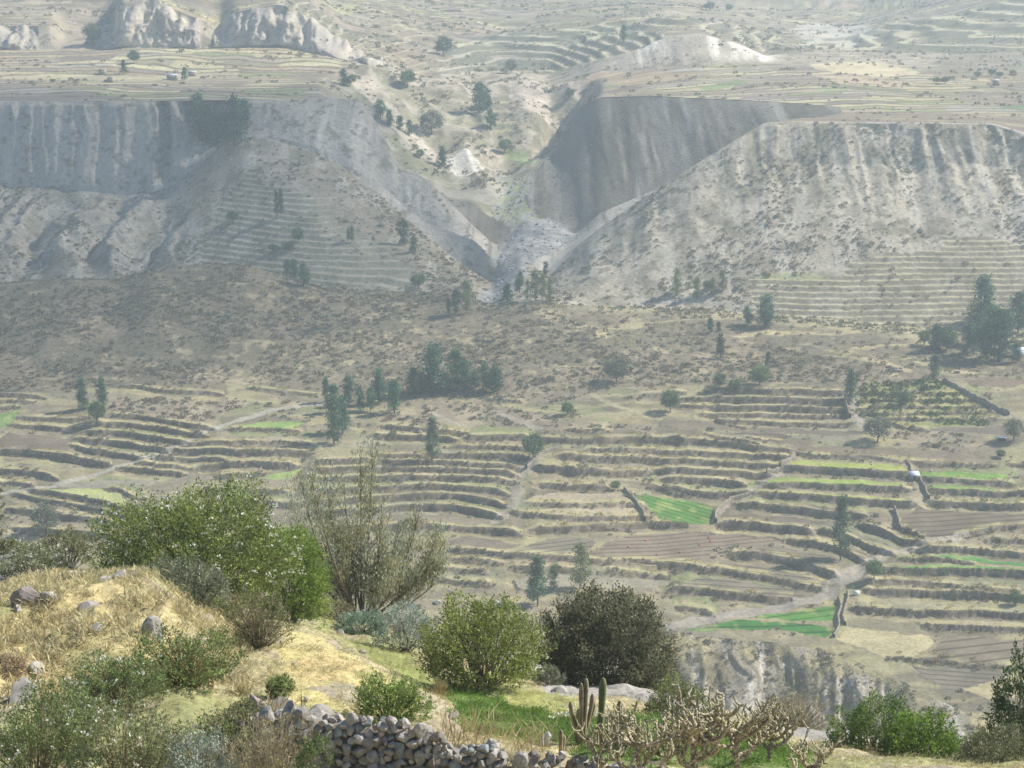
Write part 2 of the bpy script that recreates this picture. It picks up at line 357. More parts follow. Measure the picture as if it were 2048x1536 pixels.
# talus below the left-hand cliff and the spur
A = aa('v', 's1'); s = rs('v', 's1')
tal = sstep(430, 330, UC)[None, :] * np.sin(np.pi * np.clip(A, 0, 1)) ** .8
xw = GX[s] + (fbm(GX[s] / 40, GY[s] / 25, 25) - .5) * 26
GZ[s] += tal * (ridged(xw / 24, GY[s] / 200, 24, 3) - .6) * 21.0
spr = (sstep(340, 430, UC) * sstep(1010, 960, UC))[None, :] * np.sin(np.pi * A)
GZ[s] += spr * ((fbm(GX[s] / 26, GY[s] / 30, 27, 3) - .5) * 5.5)
gA = np.where(A < .74, A / .74 * .925, .925 + .075 * (A - .74) / .26); kR = .62 * sstep(1330, 1520, UC)[None, :]
GY[s] = GY[s] * (1 - kR) + kR * (cy[CI['v']][None, :] + (cy[CI['s1']] - cy[CI['v']])[None, :] * gA)
xw = GX[s] + (fbm(GX[s] / 14, GZ[s] / 10, 129) - .5) * 5
GY[s] += kR * sstep(.55, .78, A) * sstep(1.0, .97, A) * (ridged(xw / 15, GZ[s] / 80, 128, 3) * .7 + ridged(xw / 5, GZ[s] / 40, 127, 2) * .3 - .55) * -11
GX[s] = TC[None, :] * GY[s] * 0 + GX[s]
rgt = sstep(1090, 1180, UC)[None, :] * np.sin(np.pi * np.clip(A, 0, 1)) * (.25 + .75 * sstep(.25, .75, A))
xw = GX[s] + (fbm(GX[s] / 30, GY[s] / 30, 29) - .5) * 16
upp = sstep(1380, 1560, UC)[None, :]
GZ[s] += rgt * (ridged(xw / 15, GY[s] / 220, 28, 3) - .55) * (3.5 + 8.0 * upp * sstep(.35, .9, A))
GZ[s] += (rgt + spr * .6) * (fbm(GX[s] / 4, GY[s] / 4, 30, 3) - .5) * 1.0
# left-hand cliff: flutes
for n0, n1, sd_ in (('s1', 's3', 31),):
    s = rs(n0, n1); A = aa(n0, n1)
    m = sstep(500, 380, UC)[None, :] + (sstep(480, 560, UC) * sstep(860, 780, UC))[None, :] * .55
    e = np.clip(A * 9, 0, 1) * np.clip((1 - A) * 14, 0, 1)
    xw = GX[s] + (fbm(GX[s] / 20, GZ[s] / 14, 35) - .5) * 7
    fl = ridged(xw / 19, GZ[s] / 150, sd_, 3) * .45 + ridged(xw / 6.0, GZ[s] / 110, sd_ + 3, 3) * .55
    GY[s] += m * e * (fl - .55) * -8.0
    # big cleft of the grove, and the cut next to it
    GY[s] += e * 9 * np.exp(-((UC[None, :] - 435) / 46) ** 2)
    GY[s] += e * 5 * np.exp(-((UC[None, :] - 352) / 10) ** 2)
# tan cliff on the right flank of the spur + the shaded face
s = rs('s2', 's3'); A = aa('s2', 's3')
m = (sstep(790, 840, UC) * sstep(1010, 960, UC))[None, :] * np.sin(np.pi * A)
GY[s] += m * (ridged(GX[s] / 7, GZ[s] / 60, 41, 3) - .5) * -5
s = rs('s3', 's4'); A = aa('s3', 's4')
m = (sstep(1100, 1180, UC) * sstep(1640, 1560, UC))[None, :] * np.sin(np.pi * A) ** .7
xw = GX[s] + (fbm(GX[s] / 20, GZ[s] / 20, 45) - .5) * 10
GY[s] += m * ((ridged(xw / 32, GZ[s] / 90, 43, 4) - .5) * -24 + (ridged(xw / 8, GZ[s] / 30, 46, 3) - .5) * -5 + (fbm(GX[s] / 2.5, GZ[s] / 2.5, 49, 2) - .5) * -2)
# stream bed roughness
s = rs('v', 's4'); bed = (sstep(985, 1005, UC) * sstep(1130, 1080, UC))[None, :]
GZ[s] += bed * (fbm(GX[s] / 3, GY[s] / 5, 47) - .5) * 1.2
# far slopes
s = rs('s4', 's7'); A = aa('s4', 's7')
cen = (sstep(690, 760, UC) * sstep(1210, 1130, UC))[None, :]
GZ[s] += cen * np.sin(np.pi * A) * ((ridged(GX[s] / 38, GY[s] / 60, 51, 3) - .5) * 16)
s = rs('s6', 's7'); A = aa('s6', 's7')
rock = ((UC < 118) | ((UC > 228) & (UC < 428)) | ((UC > 455) & (UC < 690)) | ((UC > 690) & (UC < 775)))[None, :] * 1.0
e = np.sin(np.pi * np.clip(A, 0, 1)) ** .5
GY[s] += rock * e * ((ridged(GX[s] / 14, GZ[s] / 22, 53, 4) - .5) * -16 + (ridged(GX[s] / 5, GZ[s] / 14, 57, 3) - .5) * -9)
GZ[s] += rock * sstep(.55, 1.0, A) * (vnoise(GX[s] / 6, GX[s] * 0, 58) + .6 * vnoise(GX[s] / 2.6, GX[s] * 0, 59) - .8) * 6
wc = (sstep(1190, 1260, UC) * sstep(1560, 1500, UC))[None, :]
GY[s] += wc * e * ((ridged(GX[s] / 9, GZ[s] / 30, 54, 3) - .5) * -9)
s = rs('s7', 's11'); GZ[s] += (fbm(GX[s] / 60, GY[s] / 90, 55, 4) - .5) * 14 * np.clip(aa('s7', 's11') * 4, 0, 1)

# ---------------- soil colours
C = np.zeros((NR, NT, 3), np.float32)
def hexc(*c): return np.array(c, np.float32)
STRAW = hexc(.48, .42, .25); SOIL = hexc(.33, .265, .205); SCRUB = hexc(.20, .175, .115); TAN = hexc(.42, .36, .27)
def mixc(a, b, f): return a * (1 - f[..., None]) + b * f[..., None]
def setc(n0, n1, c): C[rs(n0, n1)] = c
nz = lambda sc, sd_, s, o=4: fbm(GX[s] / sc, GY[s] / sc, sd_, o)
s = rs('a0', 'b1')                        # near slope: straw and green grass over earth
c = mixc(hexc(.46, .40, .23), hexc(.34, .34, .16), sstep(.45, .62, nz(3.0, 61, s)))
c = mixc(c, hexc(.36, .30, .21), sstep(.56, .70, nz(.9, 62, s)))
C[s] = c
s = rs('b1', 'pb'); C[s] = mixc(SCRUB, hexc(.34, .31, .25), nz(12, 63, s))
s = rs('pb', 'p0')
c = mixc(hexc(.38, .335, .255), hexc(.245, .215, .135), sstep(.40, .58, nz(5, 64, s)))
c = mixc(c, hexc(.56, .51, .42), sstep(.55, .68, fbm(GX[s] / 3, GZ[s] / 9, 65)))
c = mixc(c, hexc(.44, .38, .21), sstep(.66, .9, aa('pb', 'p0')) * sstep(.35, .6, nz(4, 164, s)) * np.ones(c.shape[:2]))
C[s] = c
s = rs('p0', 'p1')
str_ = fbm(GX[s] / 26, GY[s] / 7, 66)
c = mixc(hexc(.315, .28, .185), hexc(.25, .225, .145), sstep(.4, .6, str_))
c = mixc(c, hexc(.44, .40, .21), sstep(.52, .66, fbm(GX[s] / 14, GY[s] / 5, 67)) * .8)
c = mixc(c, SCRUB, sstep(.60, .72, nz(3.2, 68, s)) * .7)
C[s] = c
s = rs('p1', 'v')
c = mixc(hexc(.245, .20, .14), hexc(.19, .165, .11), sstep(.35, .62, nz(18, 69, s)))
c = mixc(c, hexc(.38, .32, .20), sstep(.58, .72, nz(5, 70, s)) * .8)
c = mixc(c, SCRUB * .9, sstep(.55, .68, nz(2.2, 71, s)))
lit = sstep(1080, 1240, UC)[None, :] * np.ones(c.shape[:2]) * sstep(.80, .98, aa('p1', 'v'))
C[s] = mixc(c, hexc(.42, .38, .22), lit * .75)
s = rs('v', 's1')
base = np.where((UC < 400)[None, :, None], hexc(.36, .33, .27), np.where((UC < 1000)[None, :, None], hexc(.32, .275, .20), hexc(.43, .38, .29)))
c = mixc(base.astype(np.float32) * np.ones(GX[s].shape + (1,), np.float32), hexc(.25, .225, .16), sstep(.45, .65, nz(9, 72, s)) * .8)
c = mixc(c, hexc(.46, .42, .34), sstep(.55, .7, fbm(GX[s] / 5, GY[s] / 22, 73)) * .8)
c = mixc(c, SCRUB, sstep(.60, .70, nz(2.4, 74, s)) * .8)
C[s] = c
s = rs('s1', 's3')
c = mixc(hexc(.50, .46, .385), hexc(.42, .385, .325), sstep(.35, .65, fbm(GX[s] / 4, GZ[s] / 60, 75)))
c = mixc(c, hexc(.47, .42, .34), sstep(.55, .7, fbm(GX[s] / 60, GZ[s] / 2.2, 76)) * .6)
top = sstep(.72, .98, aa('s1', 's3')) * np.ones(c.shape[:2]); c = mixc(c, hexc(.40, .34, .26), top * .35)
c = mixc(c, SCRUB * .9, sstep(.60, .70, fbm(GX[s] / 2.6, GZ[s] / 2.2, 77)) * .7)
C[s] = c
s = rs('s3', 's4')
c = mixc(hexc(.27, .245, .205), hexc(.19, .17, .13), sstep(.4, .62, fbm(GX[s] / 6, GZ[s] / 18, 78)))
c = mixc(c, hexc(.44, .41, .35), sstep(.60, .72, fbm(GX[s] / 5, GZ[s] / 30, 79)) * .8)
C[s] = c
s = rs('s1', 's3'); rimc = (sstep(1500, 1540, UC)[None, :] * np.ones(GX[s].shape)) * sstep(.02, .06, aa('s1', 's3'))
C[s] = mixc(C[s], mixc(hexc(.27, .215, .165), hexc(.37, .32, .19), sstep(.5, .62, fbm(GX[s] / 30, GY[s] / 4, 177))), rimc)
s = rs('s3', 's4'); C[s] *= .82  # shaded mesa cliff: its shade is deepened by darkening the colour
# strips of small far fields: skewed cells, each with its own soil or stubble
PAL = np.array([(.36, .29, .22), (.30, .245, .20), (.47, .40, .24), (.40, .34, .23), (.50, .45, .27), (.33, .29, .19), (.26, .22, .17), (.30, .31, .16), (.42, .33, .21), (.38, .34, .28)], np.float32)
def patch(X, Y, w, d, sd_):
    yy = Y / d + (fbm(X / (w * 1.6), Y / (d * 6), sd_) - .5) * 4.5
    j = np.floor(yy)
    xx = X / w + _hash(j, j * 0, sd_ + 1) * 3 + (vnoise(X / w, Y / d, sd_ + 5) - .5) * .3
    i = np.floor(xx)
    k = (_hash(i, j, sd_ + 2) * len(PAL)).astype(int) % len(PAL)
    c = PAL[k] * (.88 + .24 * _hash(i, j, sd_ + 3))[..., None].astype(np.float32)
    edge = np.minimum(yy - j, 1 - (yy - j))
    return c, sstep(.22, .06, edge), (_hash(i, j, sd_ + 4))
s = rs('s3', 's6')
c, ed, _ = patch(GX[s], GY[s], 30, 10, 80)
c = mixc(c, SCRUB * .8, np.clip(ed * 1.5, 0, 1) * .85)
C[s] = np.where((aa('s3', 's6') * np.ones(GX[s].shape) > (ROW0['s4'] - ROW0['s3']) / (ROW0['s6'] - ROW0['s3']))[..., None] | (UC < 690)[None, :, None] | (UC > 1660)[None, :, None], c, C[s])
s = rs('s5', 's6')
cen2 = (sstep(690, 750, UC) * sstep(1215, 1150, UC))[None, :] * np.ones(GX[s].shape)
cc = mixc(hexc(.44, .385, .29), hexc(.30, .27, .18), sstep(.4, .62, nz(10, 81, s)))
cc = mixc(cc, SCRUB, sstep(.56, .68, nz(4, 82, s)) * .8)
C[s] = mixc(C[s], cc, cen2)
s = rs('s4', 's5')
cen2 = (sstep(640, 720, UC) * sstep(1215, 1150, UC))[None, :] * np.ones(GX[s].shape)
cc = mixc(hexc(.40, .36, .28), hexc(.26, .25, .15), sstep(.42, .6, nz(8, 83, s)))
C[s] = mixc(C[s], cc, cen2)
s = rs('s6', 's7')
rk = rock * np.ones(GX[s].shape)
cc = mixc(hexc(.42, .36, .27), SCRUB, sstep(.5, .64, nz(5, 84, s)) * .7)
rc_ = mixc(hexc(.60, .52, .405), hexc(.45, .40, .33), sstep(.4, .65, fbm(GX[s] / 5, GZ[s] / 14, 85)))
rc_ = mixc(rc_, hexc(.33, .30, .25), sstep(.58, .7, fbm(GX[s] / 3, GZ[s] / 3, 86)) * .8)
cc = mixc(cc, rc_, rk)
wh = wc * np.ones(GX[s].shape) * sstep(.0, .5, aa('s6', 's7'))
cc = mixc(cc, mixc(hexc(.80, .74, .61), hexc(.46, .40, .31), sstep(.45, .65, fbm(GX[s] / 7, GZ[s] / 12, 87))), wh)
C[s] = cc
s = rs('s7', 's11')
c, ed, _ = patch(GX[s], GY[s], 60, 8, 90)
c = mixc(c, SCRUB * .85, np.clip(ed * 1.6, 0, 1) * .9)
c = mixc(c, hexc(.38, .33, .24), sstep(.48, .66, nz(60, 91, s)) * .5)
c = mixc(c, SCRUB, sstep(.54, .66, nz(9, 92, s)) * .6)
C[s] = c; C[-1] = C[-2]

# ---------------- terraces of the valley floor: every riser traced along its upper edge (x, y of an enlarged view)
def crop(k, pts):
    u0, v0 = {'A': (0, 740), 'B': (660, 740), 'C': (1348, 740), 'D': (1348, 1116), 'E': (660, 380), 'F': (1348, 380), 'G': (0, 380), 'H': (0, 0), 'J': (1348, 0), 'S': (0, 0)}[k]
    q = 1.0 if k == 'S' else 2.9257
    return [(u0 + x / q, v0 + y / q) for x, y in pts]
RISERS = {
 'A': [([(0,155),(120,155),(230,165)],20),([(0,185),(160,190)],20),([(0,212),(80,215)],15),([(630,90),(800,100),(950,125),(1100,130),(1270,145)],20),([(1480,110),(1650,130),(1830,150)],15),([(130,290),(250,300),(400,305),(520,305)],25),([(80,330),(200,335),(350,345),(500,350)],30),([(640,290),(800,290),(950,315),(1100,340),(1230,355)],30),([(540,330),(700,330),(850,345),(980,365),(1100,385),(1180,395)],35),([(520,370),(650,375),(800,390),(950,415),(1060,435)],40),([(470,420),(600,420),(760,440),(900,465),(960,480)],40),([(450,460),(560,475),(680,490),(790,510)],40),([(0,490),(150,490),(350,515),(500,530),(610,545)],50),([(0,600),(120,605),(250,625),(300,640)],40),([(0,655),(100,665),(160,680)],25),([(1100,440),(1250,440),(1400,445)],20),([(1410,440),(1600,440),(1790,440)],22),([(1020,480),(1180,480),(1330,490),(1550,490),(1780,490)],45),([(900,510),(1050,510),(1180,520),(1290,535)],30),([(820,545),(950,555),(1100,565)],20),([(1170,560),(1300,550),(1500,550),(1700,555)],45),([(720,575),(850,575),(950,590),(1060,600)],35),([(1280,610),(1400,605),(1510,605)],30),([(640,705),(700,705),(760,735)],30),([(200,720),(330,745),(450,760),(560,790),(690,810)],35),([(90,735),(250,765),(400,795),(600,830),(690,850)],30),([(60,820),(200,830),(330,850)],30),([(350,860),(480,870),(600,885),(640,885)],35),([(100,930),(220,945),(330,945),(430,950),(640,970)],40),([(1480,720),(1600,725),(1680,730)],30),([(1370,770),(1550,775),(1700,790)],40),([(1350,360),(1500,355),(1650,365),(1740,370)],20)],
 'B': [([(590,1225),(760,1235),(930,1250)],28),([(640,1165),(760,1170),(900,1182)],22),([(330,345),(450,355),(600,380),(770,385)],25),([(260,395),(400,390),(560,400),(700,415)],40),([(690,465),(900,460),(1140,470)],25),([(830,410),(1000,410),(1140,405)],35),([(1220,410),(1400,420),(1580,430)],35),([(590,515),(800,510),(1000,510),(1140,515)],38),([(270,520),(420,525),(560,530)],25),([(-60,560),(280,550),(500,550),(700,550),(900,570),(1120,575)],30),([(-80,600),(250,590),(450,585),(650,590),(850,600),(1060,610)],35),([(-100,650),(250,640),(450,630),(650,635),(850,640),(1060,650)],40),([(-120,715),(250,700),(450,690),(650,685),(850,700),(1010,720)],40),([(-150,790),(200,760),(400,745),(600,735),(750,740),(900,770),(1000,790)],45),([(-150,840),(200,810),(570,790),(700,795),(830,820),(960,850)],50),([(-150,930),(100,920),(390,915),(600,915),(800,930),(950,940),(1080,960)],42),([(720,1060),(900,1070),(1050,1090),(1250,1100),(1400,1110),(1600,1125),(1800,1130),(2048,1160)],35),([(730,1110),(850,1110),(980,1125)],25),([(1080,1150),(1250,1160),(1400,1165)],40),([(1640,1175),(1800,1190),(1950,1210)],35),([(1590,430),(1750,420),(1900,425),(2040,435)],40),([(1530,475),(1700,480),(1870,480)],25),([(1360,520),(1500,520),(1700,525),(1880,530)],45),([(1210,580),(1300,590),(1400,592)],50),([(1410,590),(1600,595),(1830,600)],40),([(1240,675),(1400,680),(1600,685)],35),([(1880,680),(1960,690),(2048,705)],35),([(1200,790),(1350,795),(1550,800),(1800,805)],25),([(1090,850),(1220,860),(1330,870)],35),([(1370,870),(1550,880),(1750,880),(1840,885)],25),([(1200,940),(1350,930),(1500,925),(1700,910),(1830,900),(2048,905)],45),([(920,175),(1000,180),(1100,190)],15),([(1850,150),(2048,145)],25),([(1400,365),(1600,370)],20)],
 'C': [([(230,145),(400,145),(560,155),(700,150),(850,155),(1000,160)],40),([(230,180),(500,185),(800,195),(1010,195)],42),([(230,225),(500,220),(800,230),(1010,235)],40),([(180,260),(500,255),(800,260),(1020,260)],25),([(260,290),(500,300),(760,305),(1020,310)],25),([(1100,150),(1400,148),(1640,152)],20),([(1090,190),(1400,188),(1730,192)],20),([(1090,225),(1400,222),(1800,222)],20),([(1120,258),(1500,255),(1850,250)],20),([(1250,285),(1500,284),(1840,282)],20),([(0,180),(190,180)],20),([(0,205),(160,215)],20),([(270,290),(340,320),(400,330)],12),([(1190,270),(1330,325),(1450,345)],20),([(0,430),(200,440),(400,450),(470,465)],40),([(-90,495),(100,495)],30),([(150,500),(300,505),(450,510),(660,525)],35),([(-100,540),(200,550),(400,560),(610,575)],40),([(-100,585),(200,600),(400,605),(540,615)],40),([(-40,635),(150,640),(280,655),(380,675)],45),([(0,690),(150,710),(300,725),(430,725)],40),([(440,420),(500,430),(600,430)],15),([(200,400),(330,430),(470,450)],15),([(500,470),(600,480),(760,505)],25),([(640,580),(800,590),(950,605),(1100,615),(1250,625),(1370,630)],50),([(560,685),(700,680),(850,690),(1000,695),(1150,700),(1340,705)],42),([(520,735),(700,745),(900,755),(1100,775),(1370,785)],50),([(380,790),(550,800),(750,820),(900,845),(1090,855)],48),([(280,910),(450,905),(600,925),(780,950)],55),([(850,950),(950,960),(1050,1000),(1200,1060),(1260,1080)],40),([(1100,920),(1200,950),(1320,1000),(1440,1030)],45),([(680,1000),(800,1010),(930,1040),(1050,1080),(1080,1110)],45),([(340,1095),(500,1095),(650,1120),(800,1160),(920,1195)],50),([(1450,640),(1550,650),(1630,660)],30),([(1680,665),(1800,680),(1950,690)],30),([(1500,710),(1700,720),(1900,740),(2048,740),(2200,745)],40),([(1500,770),(1650,785),(1850,795),(2048,800),(2250,805)],42),([(1310,930),(1370,960),(1430,1000)],40),([(1680,985),(1800,950),(1900,930),(2048,920),(2200,900)],32),([(1850,1010),(1950,1010),(2048,1015),(2250,1020)],25),([(1400,1060),(1600,1070),(1800,1075),(2048,1095),(2250,1110)],38),([(1340,1115),(1500,1120),(1700,1140),(1730,1150)],25),([(1190,1190),(1400,1180),(1700,1185),(2048,1200),(2250,1210)],50),([(790,515),(950,520),(1130,525),(1300,545)],20),([(1370,555),(1600,570),(1850,575)],20),([(1970,560),(2048,565),(2200,570)],20)],
 'D': [([(0,70),(60,60),(130,75)],25),([(140,85),(300,90),(450,110),(600,135),(820,170)],38),([(0,185),(200,200),(400,225),(550,240),(650,235)],45),([(1160,150),(1400,150),(1650,175)],25),([(1700,190),(2000,200)],14),([(1140,195),(1350,200),(1600,215),(2048,235),(2250,240)],50),([(1060,305),(1250,310),(1500,320),(1800,325),(2048,335),(2250,340)],40),([(1480,385),(1650,395),(1850,410),(2048,415),(2250,420)],35),([(1250,580),(1440,600),(1600,612),(1800,640),(1990,650)],12),([(40,290),(120,305),(200,320)],30)],
}
rp = rs('p0', 'p1'); PX, PY = GX[rp], GY[rp]
DZ = np.zeros(PX.shape)
RID = np.full(PX.shape, -1, int); TRD = np.full(PX.shape, 99.0); TRI = np.full(PX.shape, -1, int); LIP = np.zeros(PX.shape); FOOT = np.zeros(PX.shape)
riser_lines = []                     # (block, x array, y array, height)
for blk, lst in RISERS.items():
    for pts, hp in lst:
        w_ = [on_ground(u, v, 330, 580, False) for u, v in crop(blk, pts)]
        w_.sort(key=lambda p: p[0] / p[1])
        tq = np.array([p[0] / p[1] for p in w_]); yq = np.array([p[1] for p in w_])
        sl0 = (yq[1] - yq[0]) / (tq[1] - tq[0] + 1e-6); sl1 = (yq[-1] - yq[-2]) / (tq[-1] - tq[-2] + 1e-6); dt = .0055
        tq = np.r_[tq[0] - dt, tq, tq[-1] + dt]; yq = np.r_[yq[0] - np.clip(sl0, -350, 350) * dt, yq, yq[-1] + np.clip(sl1, -350, 350) * dt]
        c0, c1 = np.searchsorted(TC, tq[0]), np.searchsorted(TC, tq[-1])
        if c1 - c0 < 3: continue
        tt = TC[c0:c1]; yl = np.interp(tt, tq, yq); yl = smooth1(yl, 3)
        yl = yl + (fbm(tt * 70, tt * 0, len(riser_lines), 4) - .5) * 1.5
        Am = hp / 2.9257 * yl.mean() / FPX * 1.12
        f = np.clip(np.minimum(np.arange(c1 - c0), np.arange(c1 - c0)[::-1]) / 7.0, 0, 1)
        A = Am * .80 * f * (.78 + .44 * fbm(tt * 90, tt * 0, 7 + len(riser_lines), 3))
        d = PY[:, c0:c1] - yl[None, :]
        L = 9.0
        wd = .8
        dz = np.where(d < 0, -.5 * np.exp(np.minimum(d, 0) / L), np.where(d > wd, .5 * np.exp(-np.maximum(d - wd, 0) / L), -.5 + np.clip(d, 0, wd) / wd))
        DZ[:, c0:c1] += dz * A[None, :]
        on = (d > -.35) & (d < wd) & (A[None, :] > .25)
        RID[:, c0:c1][on] = len(riser_lines)
        LIP[:, c0:c1] = np.maximum(LIP[:, c0:c1], sstep(-.1, .2, d - wd) * sstep(4.2, 1.4, d - wd) * (A[None, :] > .2))
        FOOT[:, c0:c1] = np.maximum(FOOT[:, c0:c1], sstep(-2.2, -.4, d) * sstep(wd, 0, d) * (A[None, :] > .2))
        nearer = (d > wd * .8) & (d < 15) & (d < TRD[:, c0:c1]); TRD[:, c0:c1] = np.where(nearer, d, TRD[:, c0:c1]); TRI[:, c0:c1] = np.where(nearer, len(riser_lines), TRI[:, c0:c1])
        riser_lines.append((blk, tt * yl, yl, A, Am))
GZ[rp] += DZ + (fbm(PX / 1.8, PY / 1.8, 95, 2) - .5) * .22 + (RID >= 0) * (fbm(PX / .9, PY / .5, 94, 2) - .5) * .75
# colours of walls, lips and feet
Cp = C[rp]
TPAL = np.array([(.345, .285, .205), (.235, .195, .145), (.43, .375, .225), (.31, .325, .165), (.255, .215, .155), (.37, .30, .21), (.29, .285, .18)], np.float32)
pc, ped, _ = patch(PX, PY, 24, 8.5, 130)
Cp[:] = mixc(Cp, mixc(pc * np.array((.80, .86, .76), np.float32), hexc(.47, .43, .23), ped * .8), .55 * sstep(.62, .5, fbm(PX / 22, PY / 12, 131)))
tcol = np.array((.86, .91, .83)) * TPAL[np.clip((TRI * 5) % 7, 0, 6)] * (.82 + .36 * fbm(PX / 9, PY / 4, 120))[..., None]
tm_ = (TRI >= 0) * sstep(14, 10, TRD) * .85
Cp[:] = mixc(Cp, tcol.astype(np.float32), tm_ * sstep(.68, .58, fbm(PX / 5, PY / 4, 121)))
SCRP = np.zeros(PX.shape)
for blk, poly in (('B', [(330,260),(560,210),(960,210),(1300,260),(1400,300),(1850,330),(1870,380),(1500,360),(1200,360),(760,340),(330,330)]), ('C', [(1270,350),(1480,360),(1800,370),(1900,440),(1850,490),(1650,470),(1400,440),(1280,410)]), ('A', [(640,170),(1250,170),(1500,200),(1300,270),(1150,330),(900,300),(640,270)]), ('C', [(1110,880),(1200,820),(1270,815),(1310,900),(1250,925),(1150,910)]), ('C', [(190,1100),(300,1020),(430,1005),(600,1000),(560,1020),(330,1080),(250,1130)]), ('B', [(0,80),(700,160),(1150,190),(1500,150),(1850,110),(2000,60),(1500,60),(400,40),(0,20)])):
    w_ = [on_ground(u, v, 330, 600, False)[:2] for u, v in crop(blk, poly)]
    m = pip(PX + (fbm(PX / 8, PY / 8, 122) - .5) * 12, PY + (fbm(PX / 8, PY / 8, 123) - .5) * 12, w_)
    SCRP = np.maximum(SCRP, m)
Cp[:] = mixc(Cp, mixc(hexc(.29, .245, .175), hexc(.42, .36, .24), sstep(.5, .66, fbm(PX / 6, PY / 6, 124))), SCRP * .8)
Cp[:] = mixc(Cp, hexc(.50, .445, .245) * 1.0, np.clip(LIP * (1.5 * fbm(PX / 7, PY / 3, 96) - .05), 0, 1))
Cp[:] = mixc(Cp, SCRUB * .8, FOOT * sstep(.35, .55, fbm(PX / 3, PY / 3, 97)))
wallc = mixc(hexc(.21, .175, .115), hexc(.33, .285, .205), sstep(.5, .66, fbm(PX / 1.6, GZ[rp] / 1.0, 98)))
Cp[RID >= 0] = wallc[RID >= 0]

